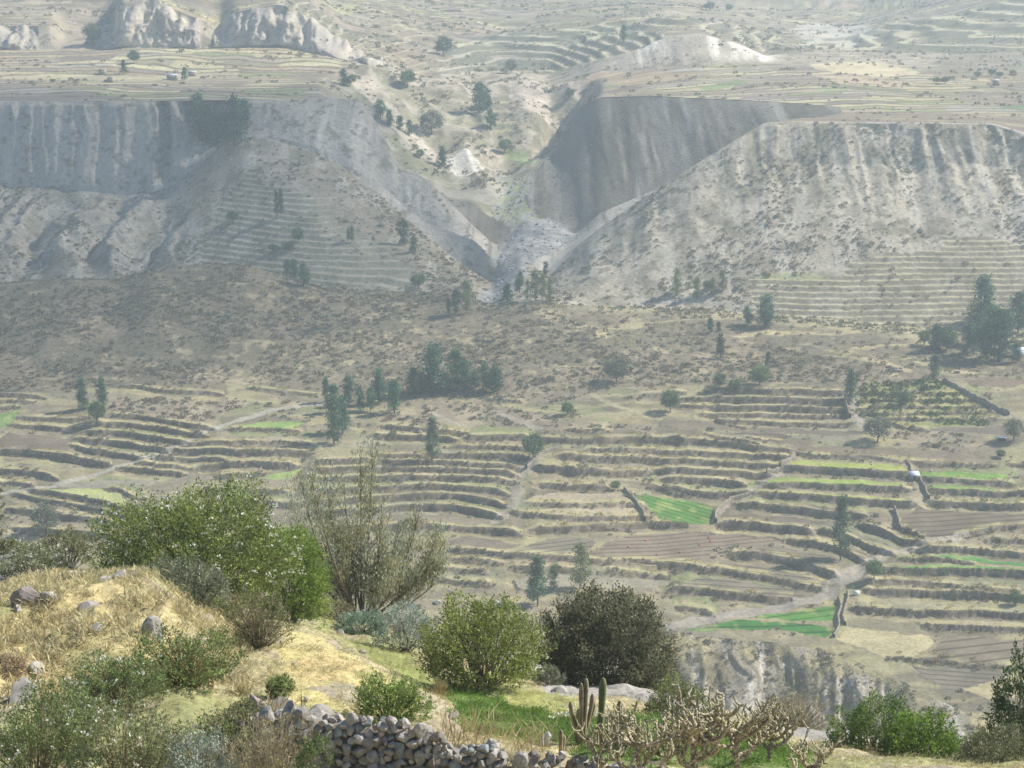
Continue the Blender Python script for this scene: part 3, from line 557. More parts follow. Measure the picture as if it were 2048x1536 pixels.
# ---------------- fields, traced as outlines
FIELDS = [
 ('green_field','C',[(-240,740),(-150,720),(0,740),(150,760),(240,790),(230,840),(210,890),(0,895),(-90,885),(-150,800)],(.11,.22,.05),2.2,'bright green alfalfa field framed by stone walls in the middle of the terraces'),
 ('grass_field','C',[(700,540),(1000,555),(1340,570),(1370,612),(1250,615),(950,595),(650,570)],(.33,.36,.10),0,'yellow green grass strip just left of the tin roofed hut'),
 ('grass_field','C',[(470,660),(620,630),(900,640),(1350,660),(1330,695),(1000,688),(560,675)],(.27,.33,.09),0,'green strip one terrace below the hut with pale poles at its edge'),
 ('grass_field','C',[(440,700),(700,725),(900,735),(1400,765),(1350,780),(900,745),(520,730)],(.36,.37,.11),0,'yellowish grass strip two terraces below the tin roofed hut'),
 ('green_field','C',[(1430,600),(1600,600),(1950,630),(1940,665),(1650,645),(1460,630)],(.15,.27,.06),0,'green crop strip beginning right beside the tin roofed hut'),
 ('green_field','C',[(1490,680),(1650,680),(1850,700),(1900,718),(1500,705)],(.15,.26,.06),0,'narrow green strip below the green crop beside the hut'),
 ('ploughed_field','C',[(1340,860),(1420,810),(1500,805),(2048,830),(2260,835),(2260,890),(2048,905),(1700,970),(1620,1000),(1440,1010),(1320,920)],(.37,.295,.215),3.0,'wide brown ploughed field with level furrows below the hut'),
 ('ploughed_field','C',[(640,470),(760,445),(1200,460),(1700,490),(1900,540),(1850,570),(1350,545),(1130,520),(790,505)],(.40,.32,.235),0,'long bare tan field under the round grey tree'),
 ('ploughed_field','C',[(300,860),(400,840),(600,840),(900,880),(880,905),(500,890)],(.34,.275,.21),0,'bare brown terrace just above the wall with the slender eucalyptus'),
 ('ploughed_field','C',[(500,775),(800,782),(1170,830),(1090,852),(750,815)],(.36,.29,.22),0,'bare brown terrace under the yellowish grass strip'),
 ('ploughed_field','S',[(1170,1112),(1205,1085),(1258,1068),(1345,1065),(1450,1063),(1560,1072),(1582,1080),(1440,1100),(1400,1128),(1395,1140),(1345,1138),(1230,1126)],(.46,.36,.27),2.2,'large pinkish tan field dotted with red sacks'),
 ('ploughed_field','B',[(1060,1080),(1250,985),(1450,968),(1560,990),(1490,1060),(1350,1098),(1200,1092)],(.40,.35,.265),2.6,'small grey brown furrowed field shaped like a wedge'),
 ('ploughed_field','C',[(380,1085),(560,1042),(640,1037),(930,1072),(960,1100),(930,1190),(800,1150),(650,1110)],(.44,.37,.275),1.9,'pale field with fan shaped furrows beside the slender eucalyptus'),
 ('ploughed_field','C',[(1000,940),(1060,945),(1180,1010),(1340,1050),(1270,1070),(1100,1000)],(.44,.37,.27),1.9,'narrow furrowed terrace slanting down to the dirt road'),
 ('ploughed_field','C',[(960,1035),(1050,1015),(1180,1090),(1100,1112)],(.40,.33,.245),2.2,'short furrowed terrace between two slanting walls above the road'),
 ('ploughed_field','D',[(160,78),(330,22),(400,32),(700,90),(900,128),(890,190),(820,165),(600,130),(450,104)],(.41,.345,.26),2.8,'curved furrowed terrace above the road bend'),
 ('ploughed_field','D',[(10,175),(140,115),(300,122),(600,155),(850,195),(700,230),(550,235),(200,195)],(.40,.335,.255),3.0,'furrowed terrace that narrows to a point at the dirt road'),
 ('green_field','D',[(420,330),(600,310),(900,285),(940,275),(935,372),(800,362),(600,348),(440,342)],(.11,.24,.055),2.6,'green field squeezed between the dirt road and the stream path'),
 ('green_field','D',[(50,410),(250,375),(400,347),(600,362),(930,395),(900,465),(800,455),(600,412),(250,420)],(.065,.19,.045),3.4,'darkest green field at the brink of the bare bluff'),
 ('stubble_field','D',[(960,475),(1010,395),(1150,415),(1500,452),(1520,482),(1400,588),(1250,578),(1000,500)],(.60,.51,.31),0,'pale straw field between the stream path and the furrowed slope'),
 ('ploughed_field','D',[(1400,582),(1650,445),(1850,452),(2048,470),(2260,480),(2260,650),(2048,655),(1900,645),(1600,605)],(.46,.375,.275),3.6,'large tan field with dark parallel furrows above the bluff'),
 ('ploughed_field','D',[(1370,615),(1600,628),(1960,665),(1850,715),(1700,770),(1620,770),(1480,690)],(.42,.36,.275),2.0,'grey tan field ending at the lower edge of the bluff'),
 ('stubble_field','D',[(1700,772),(1850,722),(1990,668),(2200,665),(2200,800),(1900,830)],(.57,.48,.29),0,'straw coloured corner below the grey tan field'),
 ('fallow_field','D',[(1160,130),(1300,118),(1600,132),(2048,160),(2200,165),(2200,195),(2048,185),(1650,165),(1400,145)],(.36,.33,.23),0,'grey green fallow strip under the two green strips'),
 ('fallow_field','D',[(1060,262),(1200,248),(1500,260),(2048,290),(2200,295),(2200,325),(2048,325),(1800,315),(1500,308),(1080,298)],(.38,.35,.24),0,'long grey green fallow strip level with the stream path'),
 ('stubble_field','D',[(1280,340),(1500,338),(2048,362),(2200,366),(2200,408),(2048,405),(1850,398),(1480,375)],(.52,.43,.29),0,'tan stubble strip above the pale straw field'),
 ('green_field','C',[(1420,1095),(1700,1093),(2048,1122),(2200,1130),(2200,1160),(2048,1152),(1700,1132)],(.10,.24,.07),0,'upper of two long green strips past the road fork'),
 ('green_field','C',[(1210,1162),(1500,1145),(1700,1155),(2048,1180),(2200,1185),(2200,1200),(2048,1192),(1700,1180),(1400,1176)],(.12,.25,.07),0,'lower of two long green strips past the road fork'),
 ('stubble_field','B',[(1110,770),(1300,712),(1690,722),(1770,790),(1400,785),(1200,780)],(.50,.41,.29),0,'pale brown field left of the bright green alfalfa'),
 ('stubble_field','B',[(1120,850),(1350,805),(1830,812),(1830,882),(1550,870),(1340,862)],(.52,.43,.29),0,'tan terrace below the pale brown field'),
 ('ploughed_field','B',[(390,862),(600,842),(800,852),(950,892),(940,930),(600,910),(400,905)],(.45,.37,.27),0,'oval tan terrace behind the silvery wispy tree'),
 ('ploughed_field','B',[(560,1002),(800,972),(1000,992),(1120,1032),(1060,1055),(720,1050)],(.41,.33,.25),0,'brown terrace right of the wispy tree tips'),
 ('fallow_field','B',[(620,490),(900,482),(1140,488),(1140,510),(800,506),(600,510)],(.34,.31,.24),0,'level grey terrace below the round green tree'),
 ('fallow_field','B',[(1160,655),(1500,650),(1750,660),(1700,685),(1400,672),(1180,670)],(.46,.40,.25),0,'straw terrace just under the standing pale stone'),
 ('fallow_field','B',[(1060,1225),(1250,1180),(1400,1175),(1640,1185),(1950,1215),(2048,1240),(1600,1270),(1100,1290)],(.37,.33,.25),0,'grey fallow field behind the three young eucalypts'),
 ('ploughed_field','C',[(340,382),(500,365),(700,382),(640,410),(500,402)],(.23,.195,.165),0,'small dark freshly turned field below the orchard'),
 ('ploughed_field','C',[(420,335),(700,328),(1000,340),(1120,355),(1130,375),(800,372),(560,360),(440,348)],(.35,.285,.22),0,'long brown field under the dark stepped terraces'),
 ('ploughed_field','C',[(-80,305),(240,292),(440,335),(420,350),(0,350),(-80,345)],(.37,.30,.225),0,'brown field next to the long field under the stepped terraces'),
 ('ploughed_field','C',[(1450,345),(1600,325),(2000,330),(1960,390),(1700,360)],(.37,.305,.245),0,'grey brown field under the orchard rows'),
 ('ploughed_field','C',[(1700,60),(1950,50),(2100,70),(1980,100),(1720,95)],(.38,.29,.21),0,'reddish brown field at the upper edge of the orchard'),
 ('orchard_ground','C',[(1085,100),(1560,92),(1850,225),(1835,312),(1320,318),(1085,260)],(.34,.34,.15),0,'yellow green ground under the rows of low bushes'),
 ('ploughed_field','A',[(-60,430),(50,368),(250,382),(430,402),(420,478),(250,490),(-60,485)],(.36,.285,.215),0,'brown field with a white stone at its corner on the slanting track side'),
 ('fallow_field','A',[(240,700),(600,640),(800,632),(950,647),(700,688),(400,706)],(.37,.33,.26),0,'grey wedge shaped field below the slanting track'),
 ('grass_field','A',[(250,720),(600,705),(700,735),(740,760),(720,800),(560,775),(400,745)],(.36,.37,.17),0,'pale green field just above the flowering bush'),
 ('fallow_field','A',[(1140,425),(1300,402),(1720,402),(1780,432),(1400,438)],(.37,.31,.235),0,'brown terrace above the slanting track walls'),
 ('green_field','A',[(1370,345),(1530,305),(1780,312),(1720,352),(1550,350)],(.22,.31,.10),0,'small green field next to the slanting track top'),
 ('fallow_field','A',[(1000,640),(1080,592),(1300,600),(1280,612),(1150,625)],(.36,.31,.24),0,'small brown field below the slanting track'),
 ('green_field','A',[(1530,630),(1600,595),(1700,572),(1790,562),(1710,615),(1620,640)],(.26,.34,.12),0,'little green patch behind the wispy tree'),
 ('green_field','A',[(-80,262),(0,255),(140,222),(60,330),(-80,350)],(.17,.24,.09),0,'dim green slope at the edge of the scrub hill'),
]
FID = np.full(PX.shape, -1, int); FUR = np.zeros((NR, NT), np.float32); FURp = FUR[rp]
for i, (nm, blk, poly, col, fur, lab) in enumerate(FIELDS):
    w_ = [on_ground(u, v, 330, 580, False)[:2] for u, v in crop(blk, poly)]
    jx = (fbm(PX / 4, PY / 4, 200 + i, 3) - .5) * 1.8; jy = (fbm(PX / 4, PY / 4, 260 + i, 3) - .5) * 3.0
    m = pip(PX + jx, PY + jy, w_) & (RID < 0)
    if not m.any(): continue
    FID[m] = i
    zz = GZ[rp]; Mx = np.c_[PX[m], PY[m], np.ones(m.sum())]; cf = np.linalg.lstsq(Mx, zz[m], rcond=None)[0]; zz[m] = .3 * zz[m] + .7 * (Mx @ cf)
    f = .80 + .4 * fbm(PX[m] / 5, PY[m] / 5, 300 + i)
    g_ = (np.array(col, np.float32) * (np.array((.60, .63, .60) if nm == 'ploughed_field' else (.88, .92, .86)) if nm not in ('green_field', 'grass_field') else 1.0))[None, :] * f[:, None]
    if nm in ('green_field', 'grass_field'):
        q = sstep(.54, .68, fbm(PX[m] / 2.2, PY[m] / 3, 340 + i))[:, None]
        g_ = g_ * (1 - q * .5) + np.array((.42, .40, .16)) * q * .5
    Cp[m] = g_
    if fur:
        W = np.array(w_); dxy = W[:, None] - W[None]; far = np.unravel_index(np.argmax((dxy ** 2).sum(-1)), dxy.shape[:2])
        ax = W[far[0]] - W[far[1]]; ax /= np.linalg.norm(ax)
        nx, ny = -ax[1], ax[0]
        bend = .0016 if i in (12, 15) else .0004
        q = (PX[m] - W[:, 0].mean()) * nx + (PY[m] - W[:, 1].mean()) * ny + bend * ((PX[m] - W[:, 0].mean()) * ax[0] + (PY[m] - W[:, 1].mean()) * ax[1]) ** 2
        FURp[m] = q * 2 * np.pi / fur
# lips may run over field edges
GF = np.isin(FID, [i for i, f_ in enumerate(FIELDS) if f_[0] in ('green_field', 'grass_field')])
LIP = np.where(GF, LIP * .3, LIP)
Cp[:] = np.where((LIP > .05)[..., None] & (FID >= 0)[..., None], mixc(Cp, hexc(.50, .455, .23), LIP * .85 * sstep(.34, .62, fbm(PX / 6, PY / 3, 99))), Cp)
GFm = np.isin(FID, [i for i, f_ in enumerate(FIELDS) if f_[0] in ('green_field', 'grass_field')])
Cp[:] = np.where(GFm[..., None], Cp * np.array((.95, 1.0, .9), np.float32), Cp * np.array((.86, .835, .84), np.float32))
C[rp] = Cp; FUR[rp] = FURp

# ---------------- tracks and roads: ribbons coloured and levelled on the ground
PATHS = np.zeros((NR, NT)); PKIND = np.zeros((NR, NT), int)
def ribbon(pts, width, n0, n1, col, kind, soft=.4):
    s = rs(n0, n1); X, Y = GX[s], GY[s]
    w_ = np.array([on_ground(u, v, GY[s].min() - 1, GY[s].max() + 1, False)[:2] for u, v in pts])
    D = np.full(X.shape, 1e9)
    for a_, b_ in zip(w_[:-1], w_[1:]):
        ab = b_ - a_; q = np.clip(((X - a_[0]) * ab[0] + (Y - a_[1]) * ab[1]) / (ab @ ab + 1e-9), 0, 1)
        D = np.minimum(D, np.hypot(X - a_[0] - q * ab[0], Y - a_[1] - q * ab[1]))
    D = D + (fbm(X / (width * .8), Y / (width * .8), 400 + kind, 3) - .5) * width * .7
    m = sstep(width * .5 + soft, width * .5 - soft * .2, D)
    c = .82 * np.array(col, np.float32) * (.85 + .3 * fbm(X / 2, Y / 2, 410))[..., None]
    C[s] = C[s] * (1 - m[..., None]) + c * m[..., None]
    FUR[s] = FUR[s] * (m < .5)
    PKIND[s] = np.where(m > .5, kind, PKIND[s])
    if n0 == 'p0':
        FID[m > .5] = -1
RID_KEEP = RID
ribbon(crop('A', [(0,715),(120,710),(300,690),(430,645),(560,600),(740,545),(900,495),(960,485),(1060,440),(1200,370),(1400,300),(1600,235),(1750,210),(1930,190)]), 2.2, 'p0', 'p1', (.46,.42,.33), 1)
ribbon(crop('B', [(1270,480),(1200,520),(1140,590),(1080,640),(1095,720),(1060,800),(990,880)]), 3.0, 'p0', 'p1', (.40,.35,.26), 2)
ribbon(crop('D', [(0,385),(200,345),(400,310),(600,285),(750,245),(880,215),(960,165),(1010,110),(1100,60),(1190,10)]), 3.4, 'p0', 'p1', (.39,.345,.275), 1)
ribbon(crop('C', [(930,1230),(960,1180),(1100,1130),(1200,1080),(1350,1060),(1450,1020),(1640,1000),(1700,975)]), 2.2, 'p0', 'p1', (.45,.39,.30), 1)
ribbon(crop('D', [(920,470),(985,400),(975,340),(990,290),(980,250),(1010,210),(1030,160)]), 2.0, 'p0', 'p1', (.42,.39,.20), 2)
ribbon(crop('B', [(590,250),(700,310),(780,330)]), 1.6, 'p0', 'p1', (.42,.37,.28), 1)
ribbon(crop('B', [(960,245),(1080,290),(1230,350)]), 2.2, 'p0', 'p1', (.40,.35,.27), 1)
ribbon(crop('B', [(1530,140),(1650,205),(1800,245),(1930,290)]), 2.0, 'p0', 'p1', (.40,.36,.22), 2)
ribbon(crop('C', [(1560,70),(1700,130),(1800,190),(1880,225),(2000,270)]), 2.2, 'p0', 'p1', (.34,.30,.22), 2)
ribbon(crop('C', [(1020,160),(1060,230),(1080,290),(1110,330)]), 3.2, 'p0', 'p1', (.40,.35,.27), 2)
ribbon(crop('C', [(240,890),(260,830),(330,770),(440,730),(540,640),(620,600),(690,510)]), 1.8, 'p0', 'p1', (.42,.36,.28), 2)
ribbon(crop('C', [(1380,560),(1400,620),(1460,680),(1490,760),(1380,770),(1280,820),(1310,920)]), 2.2, 'p0', 'p1', (.36,.31,.22), 2)
# near dirt road along the edge of the slope
s = rs('a4', 'a6'); X, Y = GX[s], GY[s]
road = sstep(0.04, .16, aa('a5', 'a6') * 0 + 1) if False else None
A5 = (GS[s] - CI['a5'])[:, None]
rm = sstep(-.45, -.3, A5) * sstep(.75, .55, A5) * (sstep(1080, 1100, UC) + sstep(185, 165, UC))[None, :]
rm = rm * sstep(.2, .35, rm + (fbm(X / 1.5, Y / 1.5, 420) - .5) * .3)
C[s] = mixc(C[s], hexc(.37, .345, .31) * (.85 + .3 * fbm(X / .8, Y / .8, 421))[..., None], rm)
PKIND[s] = np.where(rm > .5, 1, 0)
# foreground patches
def fpatch(poly, col, jit=.5, amt=1.0, sd_=430):
    s = rs('a2b', 'b1'); X, Y = GX[s], GY[s]
    w_ = [on_ground(u, v, 28, 75, False)[:2] for u, v in poly]
    m = pip(X + (fbm(X / 1.2, Y / 1.2, sd_) - .5) * 2 * jit, Y + (fbm(X / 1.2, Y / 1.2, sd_ + 7) - .5) * 4 * jit, w_) * amt
    m = m * (.6 + .4 * fbm(X / .6, Y / .6, sd_ + 3))
    C[s] = mixc(C[s], np.array(col, np.float32) * (.8 + .4 * fbm(X / .5, Y / .5, sd_ + 1))[..., None], m)
fpatch([(560,1250),(650,1275),(740,1335),(900,1430),(850,1440),(700,1425),(560,1400)], (.56,.48,.22))
fpatch([(560,1330),(640,1300),(720,1330),(690,1360),(600,1370)], (.56,.44,.22), sd_=433)
fpatch([(600,1380),(720,1370),(760,1400),(700,1410)], (.36,.31,.24), sd_=435)
fpatch([(850,1390),(915,1430),(925,1475),(880,1465),(830,1440)], (.42,.36,.27), .25, sd_=437)
fpatch([(870,1375),(1000,1395),(1100,1420),(1170,1440),(1150,1500),(1020,1490),(940,1470)], (.11,.22,.04), .4, sd_=439)
fpatch([(1150,1440),(1400,1450),(1600,1500),(1600,1540),(1150,1540)], (.13,.22,.05), .6, sd_=441)
fpatch([(700,1285),(800,1290),(840,1340),(900,1375),(860,1380),(760,1335)], (.24,.27,.08), .3, sd_=443)
fpatch([(960,1380),(1090,1385),(1200,1430),(1180,1450),(1080,1420)], (.32,.33,.11), .3, sd_=445)
fpatch([(0,1240),(150,1200),(300,1180),(380,1260),(330,1330),(150,1380),(0,1400)], (.52,.42,.21), .6, .8, sd_=447)
# bare slips and pale faces farther off
def zpatch(n0, n1, poly, col, jit, sd_, amt=1.0, ymin=0, ymax=9e9):
    s = rs(n0, n1); X, Y = GX[s], GY[s]
    w_ = [on_ground(u, v, max(ymin, Y.min()), min(ymax, Y.max()), False)[:2] for u, v in poly]
    m = pip(X + (fbm(X / 9, Y / 9, sd_) - .5) * 2 * jit, Y + (fbm(X / 9, Y / 9, sd_ + 7) - .5) * 2 * jit, w_) * amt * (.65 + .35 * fbm(X / 3, Y / 3, sd_ + 5))
    C[s] = mixc(C[s], np.array(col, np.float32) * (.85 + .3 * fbm(X / 4, Y / 4, sd_ + 1))[..., None], m)
    return m
zpatch('s4', 's6', [(895,325),(930,318),(965,350),(945,372),(915,368),(890,345)], (.70, .66, .56), 3, 450)
zpatch('s4', 's6', [(820,260),(870,300),(890,330),(870,335),(840,300)], (.58, .52, .42), 4, 452, .8)
zpatch('s4', 's6', [(1005,290),(1050,300),(1085,325),(1050,332),(1010,315)], (.26, .34, .12), 4, 454, .8)
zpatch('s4', 's7', [(1030,165),(1060,155),(1090,190),(1100,270),(1060,250),(1020,205)], (.56, .47, .38), 6, 456, .8)
zpatch('s4', 's7', [(700,160),(740,150),(770,180),(800,240),(760,235),(720,190)], (.52, .45, .35), 5, 458, .7)
zpatch('s6', 's8', [(860,140),(1000,125),(960,145),(900,155)], (.60, .52, .38), 5, 460, .8)
zpatch('v', 's1', [(510,300),(560,290),(590,350),(640,400),(560,390),(525,365)], (.36, .315, .255), 3, 462, .9)
zpatch('v', 's1', [(780,590),(830,565),(880,600),(900,625),(800,622)], (.48, .42, .34), 4, 464, .8)
zpatch('v', 's1', [(1100,612),(1300,616),(1480,628),(1480,640),(1300,628),(1100,622)], (.50, .46, .14), 2, 466, .9)
zpatch('v', 's1', [(1520,555),(1600,548),(1665,553),(1640,565),(1530,570)], (.40, .40, .20), 2, 468, .9)
zpatch('s5', 's8', [(1620,130),(1700,122),(1790,128),(1830,150),(1760,155),(1640,142)], (.62, .53, .33), 8, 470, .9)
zpatch('s5', 's8', [(1640,150),(1760,156),(1840,168),(1800,175),(1680,165)], (.50, .38, .26), 8, 472, .9)
zpatch('s4', 's7', [(1930,218),(2048,212),(2200,212),(2200,232),(2048,230)], (.10, .22, .07), 4, 474, .9)
zpatch('s4', 's7', [(1400,175),(1480,160),(1500,166),(1420,182)], (.16, .26, .09), 4, 476, .8)
zpatch('s4', 's7', [(1150,165),(1320,140),(1420,150),(1280,170),(1180,190)], (.46, .33, .20), 8, 478, .6)
zpatch('s2', 's4', [(1540,240),(1700,232),(1900,236),(1985,246),(1700,244)], (.26, .20, .165), 3, 480, .9)
zpatch('s7', 's9', [(1590,50),(1650,42),(1720,55),(1755,70),(1700,88),(1620,85)], (.60, .56, .47), 10, 482, .8)
zpatch('s6', 's9', [(640,0),(700,0),(720,20),(660,24)], (.42, .42, .20), 8, 484, .8)
zpatch('s4', 's6', [(10,190),(60,186),(50,194),(10,196)], (.55, .46, .20), 3, 486, .9)
# stream bed: grey gravel, pale stones and a little green
s = rs('v', 's5'); bedm = np.zeros(GX[s].shape)
bp_ = [(955,600),(990,560),(1000,520),(1010,480),(1035,455),(1060,440),(1100,435),(1145,460),(1150,480),(1100,500),(1060,530),(1040,570),(1005,605)]
wx = [on_ground(u, v, 640, 800, False)[:2] for u, v in bp_]
m = pip(GX[s] + (fbm(GX[s] / 9, GY[s] / 9, 490) - .5) * 6, GY[s], wx) * 1.0
C[s] = mixc(C[s], mixc(hexc(.265, .26, .245), hexc(.37, .36, .335), sstep(.5, .65, nz(3, 491, s))), m)
wx = [on_ground(u, v, 700, 880, False)[:2] for u, v in [(990,430),(1010,390),(1000,365),(970,375),(990,350),(1030,350),(1060,400),(1070,440),(1020,455)]]
m2_ = pip(GX[s] + (fbm(GX[s] / 9, GY[s] / 9, 492) - .5) * 10, GY[s], wx) * 1.0
C[s] = mixc(C[s], mixc(hexc(.38, .38, .20), hexc(.40, .40, .37), sstep(.45, .6, nz(3, 493, s))), m2_ * .9)
BED = (np.maximum(m, m2_) > .5)

# ---------------- small stepped terraces on slopes (steps cut into the height field)
TERR = np.zeros((NR, NT))
def steps(n0, n1, poly, h, sd_, tread=(.44, .40, .24), face=(.20, .185, .13), amt=1.0, jit=4):
    s = rs(n0, n1); X, Y, Z = GX[s], GY[s], GZ[s]
    w_ = [on_ground(u, v, Y.min(), Y.max(), False)[:2] for u, v in poly]
    m = pip(X + (fbm(X / 12, Y / 12, sd_) - .5) * 2 * jit, Y + (fbm(X / 12, Y / 12, sd_ + 7) - .5) * 2 * jit, w_)
    if not m.any(): return
    q = Z / h + (fbm(X / 40, Y / 40, sd_ + 2) - .5) * .9
    k = np.floor(q); f = q - k
    nf = sstep(.25, .85, f)
    Z2 = (k + nf * .92 + f * .08 - (q - Z / h)) * h
    GZ[s] = np.where(m, Z * (1 - amt) + Z2 * amt, Z)
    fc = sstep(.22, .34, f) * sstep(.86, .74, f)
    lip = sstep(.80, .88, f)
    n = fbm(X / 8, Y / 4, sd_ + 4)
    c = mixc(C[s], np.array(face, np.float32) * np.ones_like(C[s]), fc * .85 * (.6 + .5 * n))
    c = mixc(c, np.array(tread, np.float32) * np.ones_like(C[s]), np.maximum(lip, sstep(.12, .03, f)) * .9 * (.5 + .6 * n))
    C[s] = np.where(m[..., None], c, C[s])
    TERR[s] = np.maximum(TERR[s], m)
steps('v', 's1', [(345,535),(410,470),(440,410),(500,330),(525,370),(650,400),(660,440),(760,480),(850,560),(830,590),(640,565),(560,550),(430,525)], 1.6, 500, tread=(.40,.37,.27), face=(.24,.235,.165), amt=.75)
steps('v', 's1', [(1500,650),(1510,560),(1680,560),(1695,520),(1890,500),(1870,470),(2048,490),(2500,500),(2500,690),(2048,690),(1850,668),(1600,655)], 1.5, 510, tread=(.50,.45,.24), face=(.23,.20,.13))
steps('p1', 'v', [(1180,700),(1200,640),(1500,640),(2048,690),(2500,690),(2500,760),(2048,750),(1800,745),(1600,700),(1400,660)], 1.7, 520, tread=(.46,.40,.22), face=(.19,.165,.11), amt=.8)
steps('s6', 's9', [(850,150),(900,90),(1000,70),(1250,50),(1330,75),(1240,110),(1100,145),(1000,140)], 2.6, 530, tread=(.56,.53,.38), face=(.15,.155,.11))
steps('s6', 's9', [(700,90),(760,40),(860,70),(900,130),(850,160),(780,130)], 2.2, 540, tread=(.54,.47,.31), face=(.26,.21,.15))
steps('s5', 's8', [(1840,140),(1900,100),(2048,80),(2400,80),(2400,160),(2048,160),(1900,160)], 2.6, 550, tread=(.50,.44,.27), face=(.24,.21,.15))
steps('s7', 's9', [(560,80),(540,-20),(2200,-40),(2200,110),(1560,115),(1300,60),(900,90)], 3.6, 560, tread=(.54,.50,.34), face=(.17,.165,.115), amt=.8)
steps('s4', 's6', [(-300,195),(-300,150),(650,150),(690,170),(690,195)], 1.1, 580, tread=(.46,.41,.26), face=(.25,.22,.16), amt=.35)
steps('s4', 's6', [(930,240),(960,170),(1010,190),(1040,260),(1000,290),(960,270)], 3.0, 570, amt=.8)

# ---------------- split the grid into setting pieces, fields and terrace walls
FACE = np.zeros((NR - 1, NT - 1), int)
PIECES = {}
def piece(nm, mat, label=None, **kw):
    PIECES[len(PIECES) + 1] = (nm, mat, label, kw); return len(PIECES)
def rowset(n0, n1, pid, m=None):
    s = slice(ROW0[n0], min(ROW0[n1], NR - 1))
    if m is None: FACE[s] = pid
    else: FACE[s] = np.where(m[s, :NT - 1], pid, FACE[s])
G_near = mat_ground('near_soil', 6.0, .55, 1.35, .6, .06)
G_mid = mat_ground('valley_soil', 1.1, .68, 1.28, .5, .35)
G_fur = mat_ground('furrowed_soil', 1.3, .82, 1.15, .4, .2, fur=True)
G_hill = mat_ground('scrub_soil', .7, .62, 1.32, .6, .6)
G_cliff = mat_ground('cliff_earth', .55, .72, 1.22, .8, 1.0)
G_bluff = mat_ground('bluff_earth', 1.6, .60, 1.3, .9, .5)
G_far = mat_ground('far_soil', .4, .70, 1.28, .5, 1.2)
one = np.ones((NR, NT), bool)
UCC = np.broadcast_to(UC[None, :], (NR, NT))
rowset('a0', 'b1', piece('hillside', G_near, 'near grassy hillside with dry knoll and stone wall'))
rowset('a0', 'b1', piece('dirt_road', G_near, 'pale dirt road along the near edge'), PKIND == 1)
rowset('b1', 'pb', piece('ravine', G_hill))
rowset('pb', 'p0', piece('bluff', G_bluff, 'bare gullied bluff below the lowest fields'))
rowset('p0', 'p1', piece('valley_floor', G_mid, 'terraced valley floor of straw and scrub'))
rowset('p0', 'p1', piece('track', G_mid, 'dirt tracks winding between the terraces'), PKIND == 1)
rowset('p0', 'p1', piece('boundary_bank', G_mid, 'stony banks and footpaths dividing the terraces'), PKIND == 2)
rowset('p1', 'v', piece('scrub_hill', G_hill, 'brown scrub covered hill in front of the cliffs'))
rowset('v', 's1', piece('talus_slope', G_hill, 'gullied scree slope under the grey cliff'))
rowset('v', 's1', piece('spur', G_hill, 'spur with narrow terraces left of the stream bed'), (UCC > 400) & (UCC < 1000))
rowset('v', 's1', piece('mesa_slope', G_hill, 'pale scrub dotted slope of the right hand mesa'), UCC >= 1000)
rowset('s1', 's3', piece('cliff', G_cliff, 'fluted grey earth cliff of the left hand mesa'))
rowset('s1', 's3', piece('mesa_slope', G_cliff), UCC >= 1000)
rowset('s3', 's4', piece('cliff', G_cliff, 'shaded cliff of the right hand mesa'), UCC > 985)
rowset('s3', 's4', piece('plateau', G_far, 'flat farmed top of the mesas'), (UCC <= 985) | (UCC > 1660))
rowset('s4', 's6', piece('plateau', G_far))
rowset('s4', 's6', piece('ravine_slope', G_far, 'green and tan slopes of the upper ravine'), (UCC > 690) & (UCC < 1175))
rowset('s6', 's7', piece('far_slope', G_far))
rowset('s6', 's7', piece('rock_outcrop', G_cliff, 'pale rock cliffs above the left plateau'), UCC < 775)
rowset('s6', 's7', piece('scarp', G_cliff, 'white eroded scarp above the right plateau'), (UCC > 1190) & (UCC < 1560))
rowset('s7', 's11', piece('mountain_slope', G_far, 'far mountainside of small fields'))
bm_ = np.zeros((NR, NT), bool); bm_[rs('v', 's5')] = BED
rowset('v', 's5', piece('stream_bed', G_far, 'grey gravel stream bed in the ravine mouth'), bm_)
fbase = len(PIECES)
for (nm, blk, poly, col, fur, lab) in FIELDS:
    piece(nm, G_fur if fur else G_mid, lab)
wbase = len(PIECES)
BLK = {'A': 'of the slanting track terraces', 'B': 'of the terraces behind the wispy tree', 'C': 'of the terraces around the tin hut', 'D': 'of the lowest terraces beside the road'}
ORD = ['topmost', 'second', 'third', 'fourth', 'fifth', 'sixth', 'seventh', 'eighth', 'ninth', 'tenth', '11th', '12th', '13th', '14th', '15th', '16th', '17th', '18th', '19th', '20th', '21st', '22nd', '23rd'] + ['%dth' % i for i in range(24, 31)] + ['31st', '32nd', '33rd'] + ['%dth' % i for i in range(34, 41)] + ['41st', '42nd', '43rd'] + ['%dth' % i for i in range(44, 60)]
rank = {}
for b in BLK:
    ids = [i for i, r_ in enumerate(riser_lines) if r_[0] == b]
    ids.sort(key=lambda i: -riser_lines[i][2].mean())
    for k, i in enumerate(ids): rank[i] = k
for i, (b, xs, ys, A, Am) in enumerate(riser_lines):
    kind = 'low' if Am < 1.1 else ('tall' if Am > 1.9 else 'scrub grown')
    piece('terrace_wall', G_mid, '%s terrace wall, %s from the top %s' % (kind, ORD[rank[i]] if rank[i] else 'first', BLK[b]), cat='terrace wall', group='terrace walls ' + BLK[b])
fr = slice(ROW0['p0'], ROW0['p1'])
FACE[fr] = np.where(FID[:, :NT - 1] >= 0, fbase + 1 + FID[:, :NT - 1], FACE[fr])
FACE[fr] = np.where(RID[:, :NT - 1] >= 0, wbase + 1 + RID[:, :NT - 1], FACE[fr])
VALL = np.stack([GX, GY, GZ], -1).reshape(-1, 3)
CALL = C.reshape(-1, 3); FALL = FUR.reshape(-1)
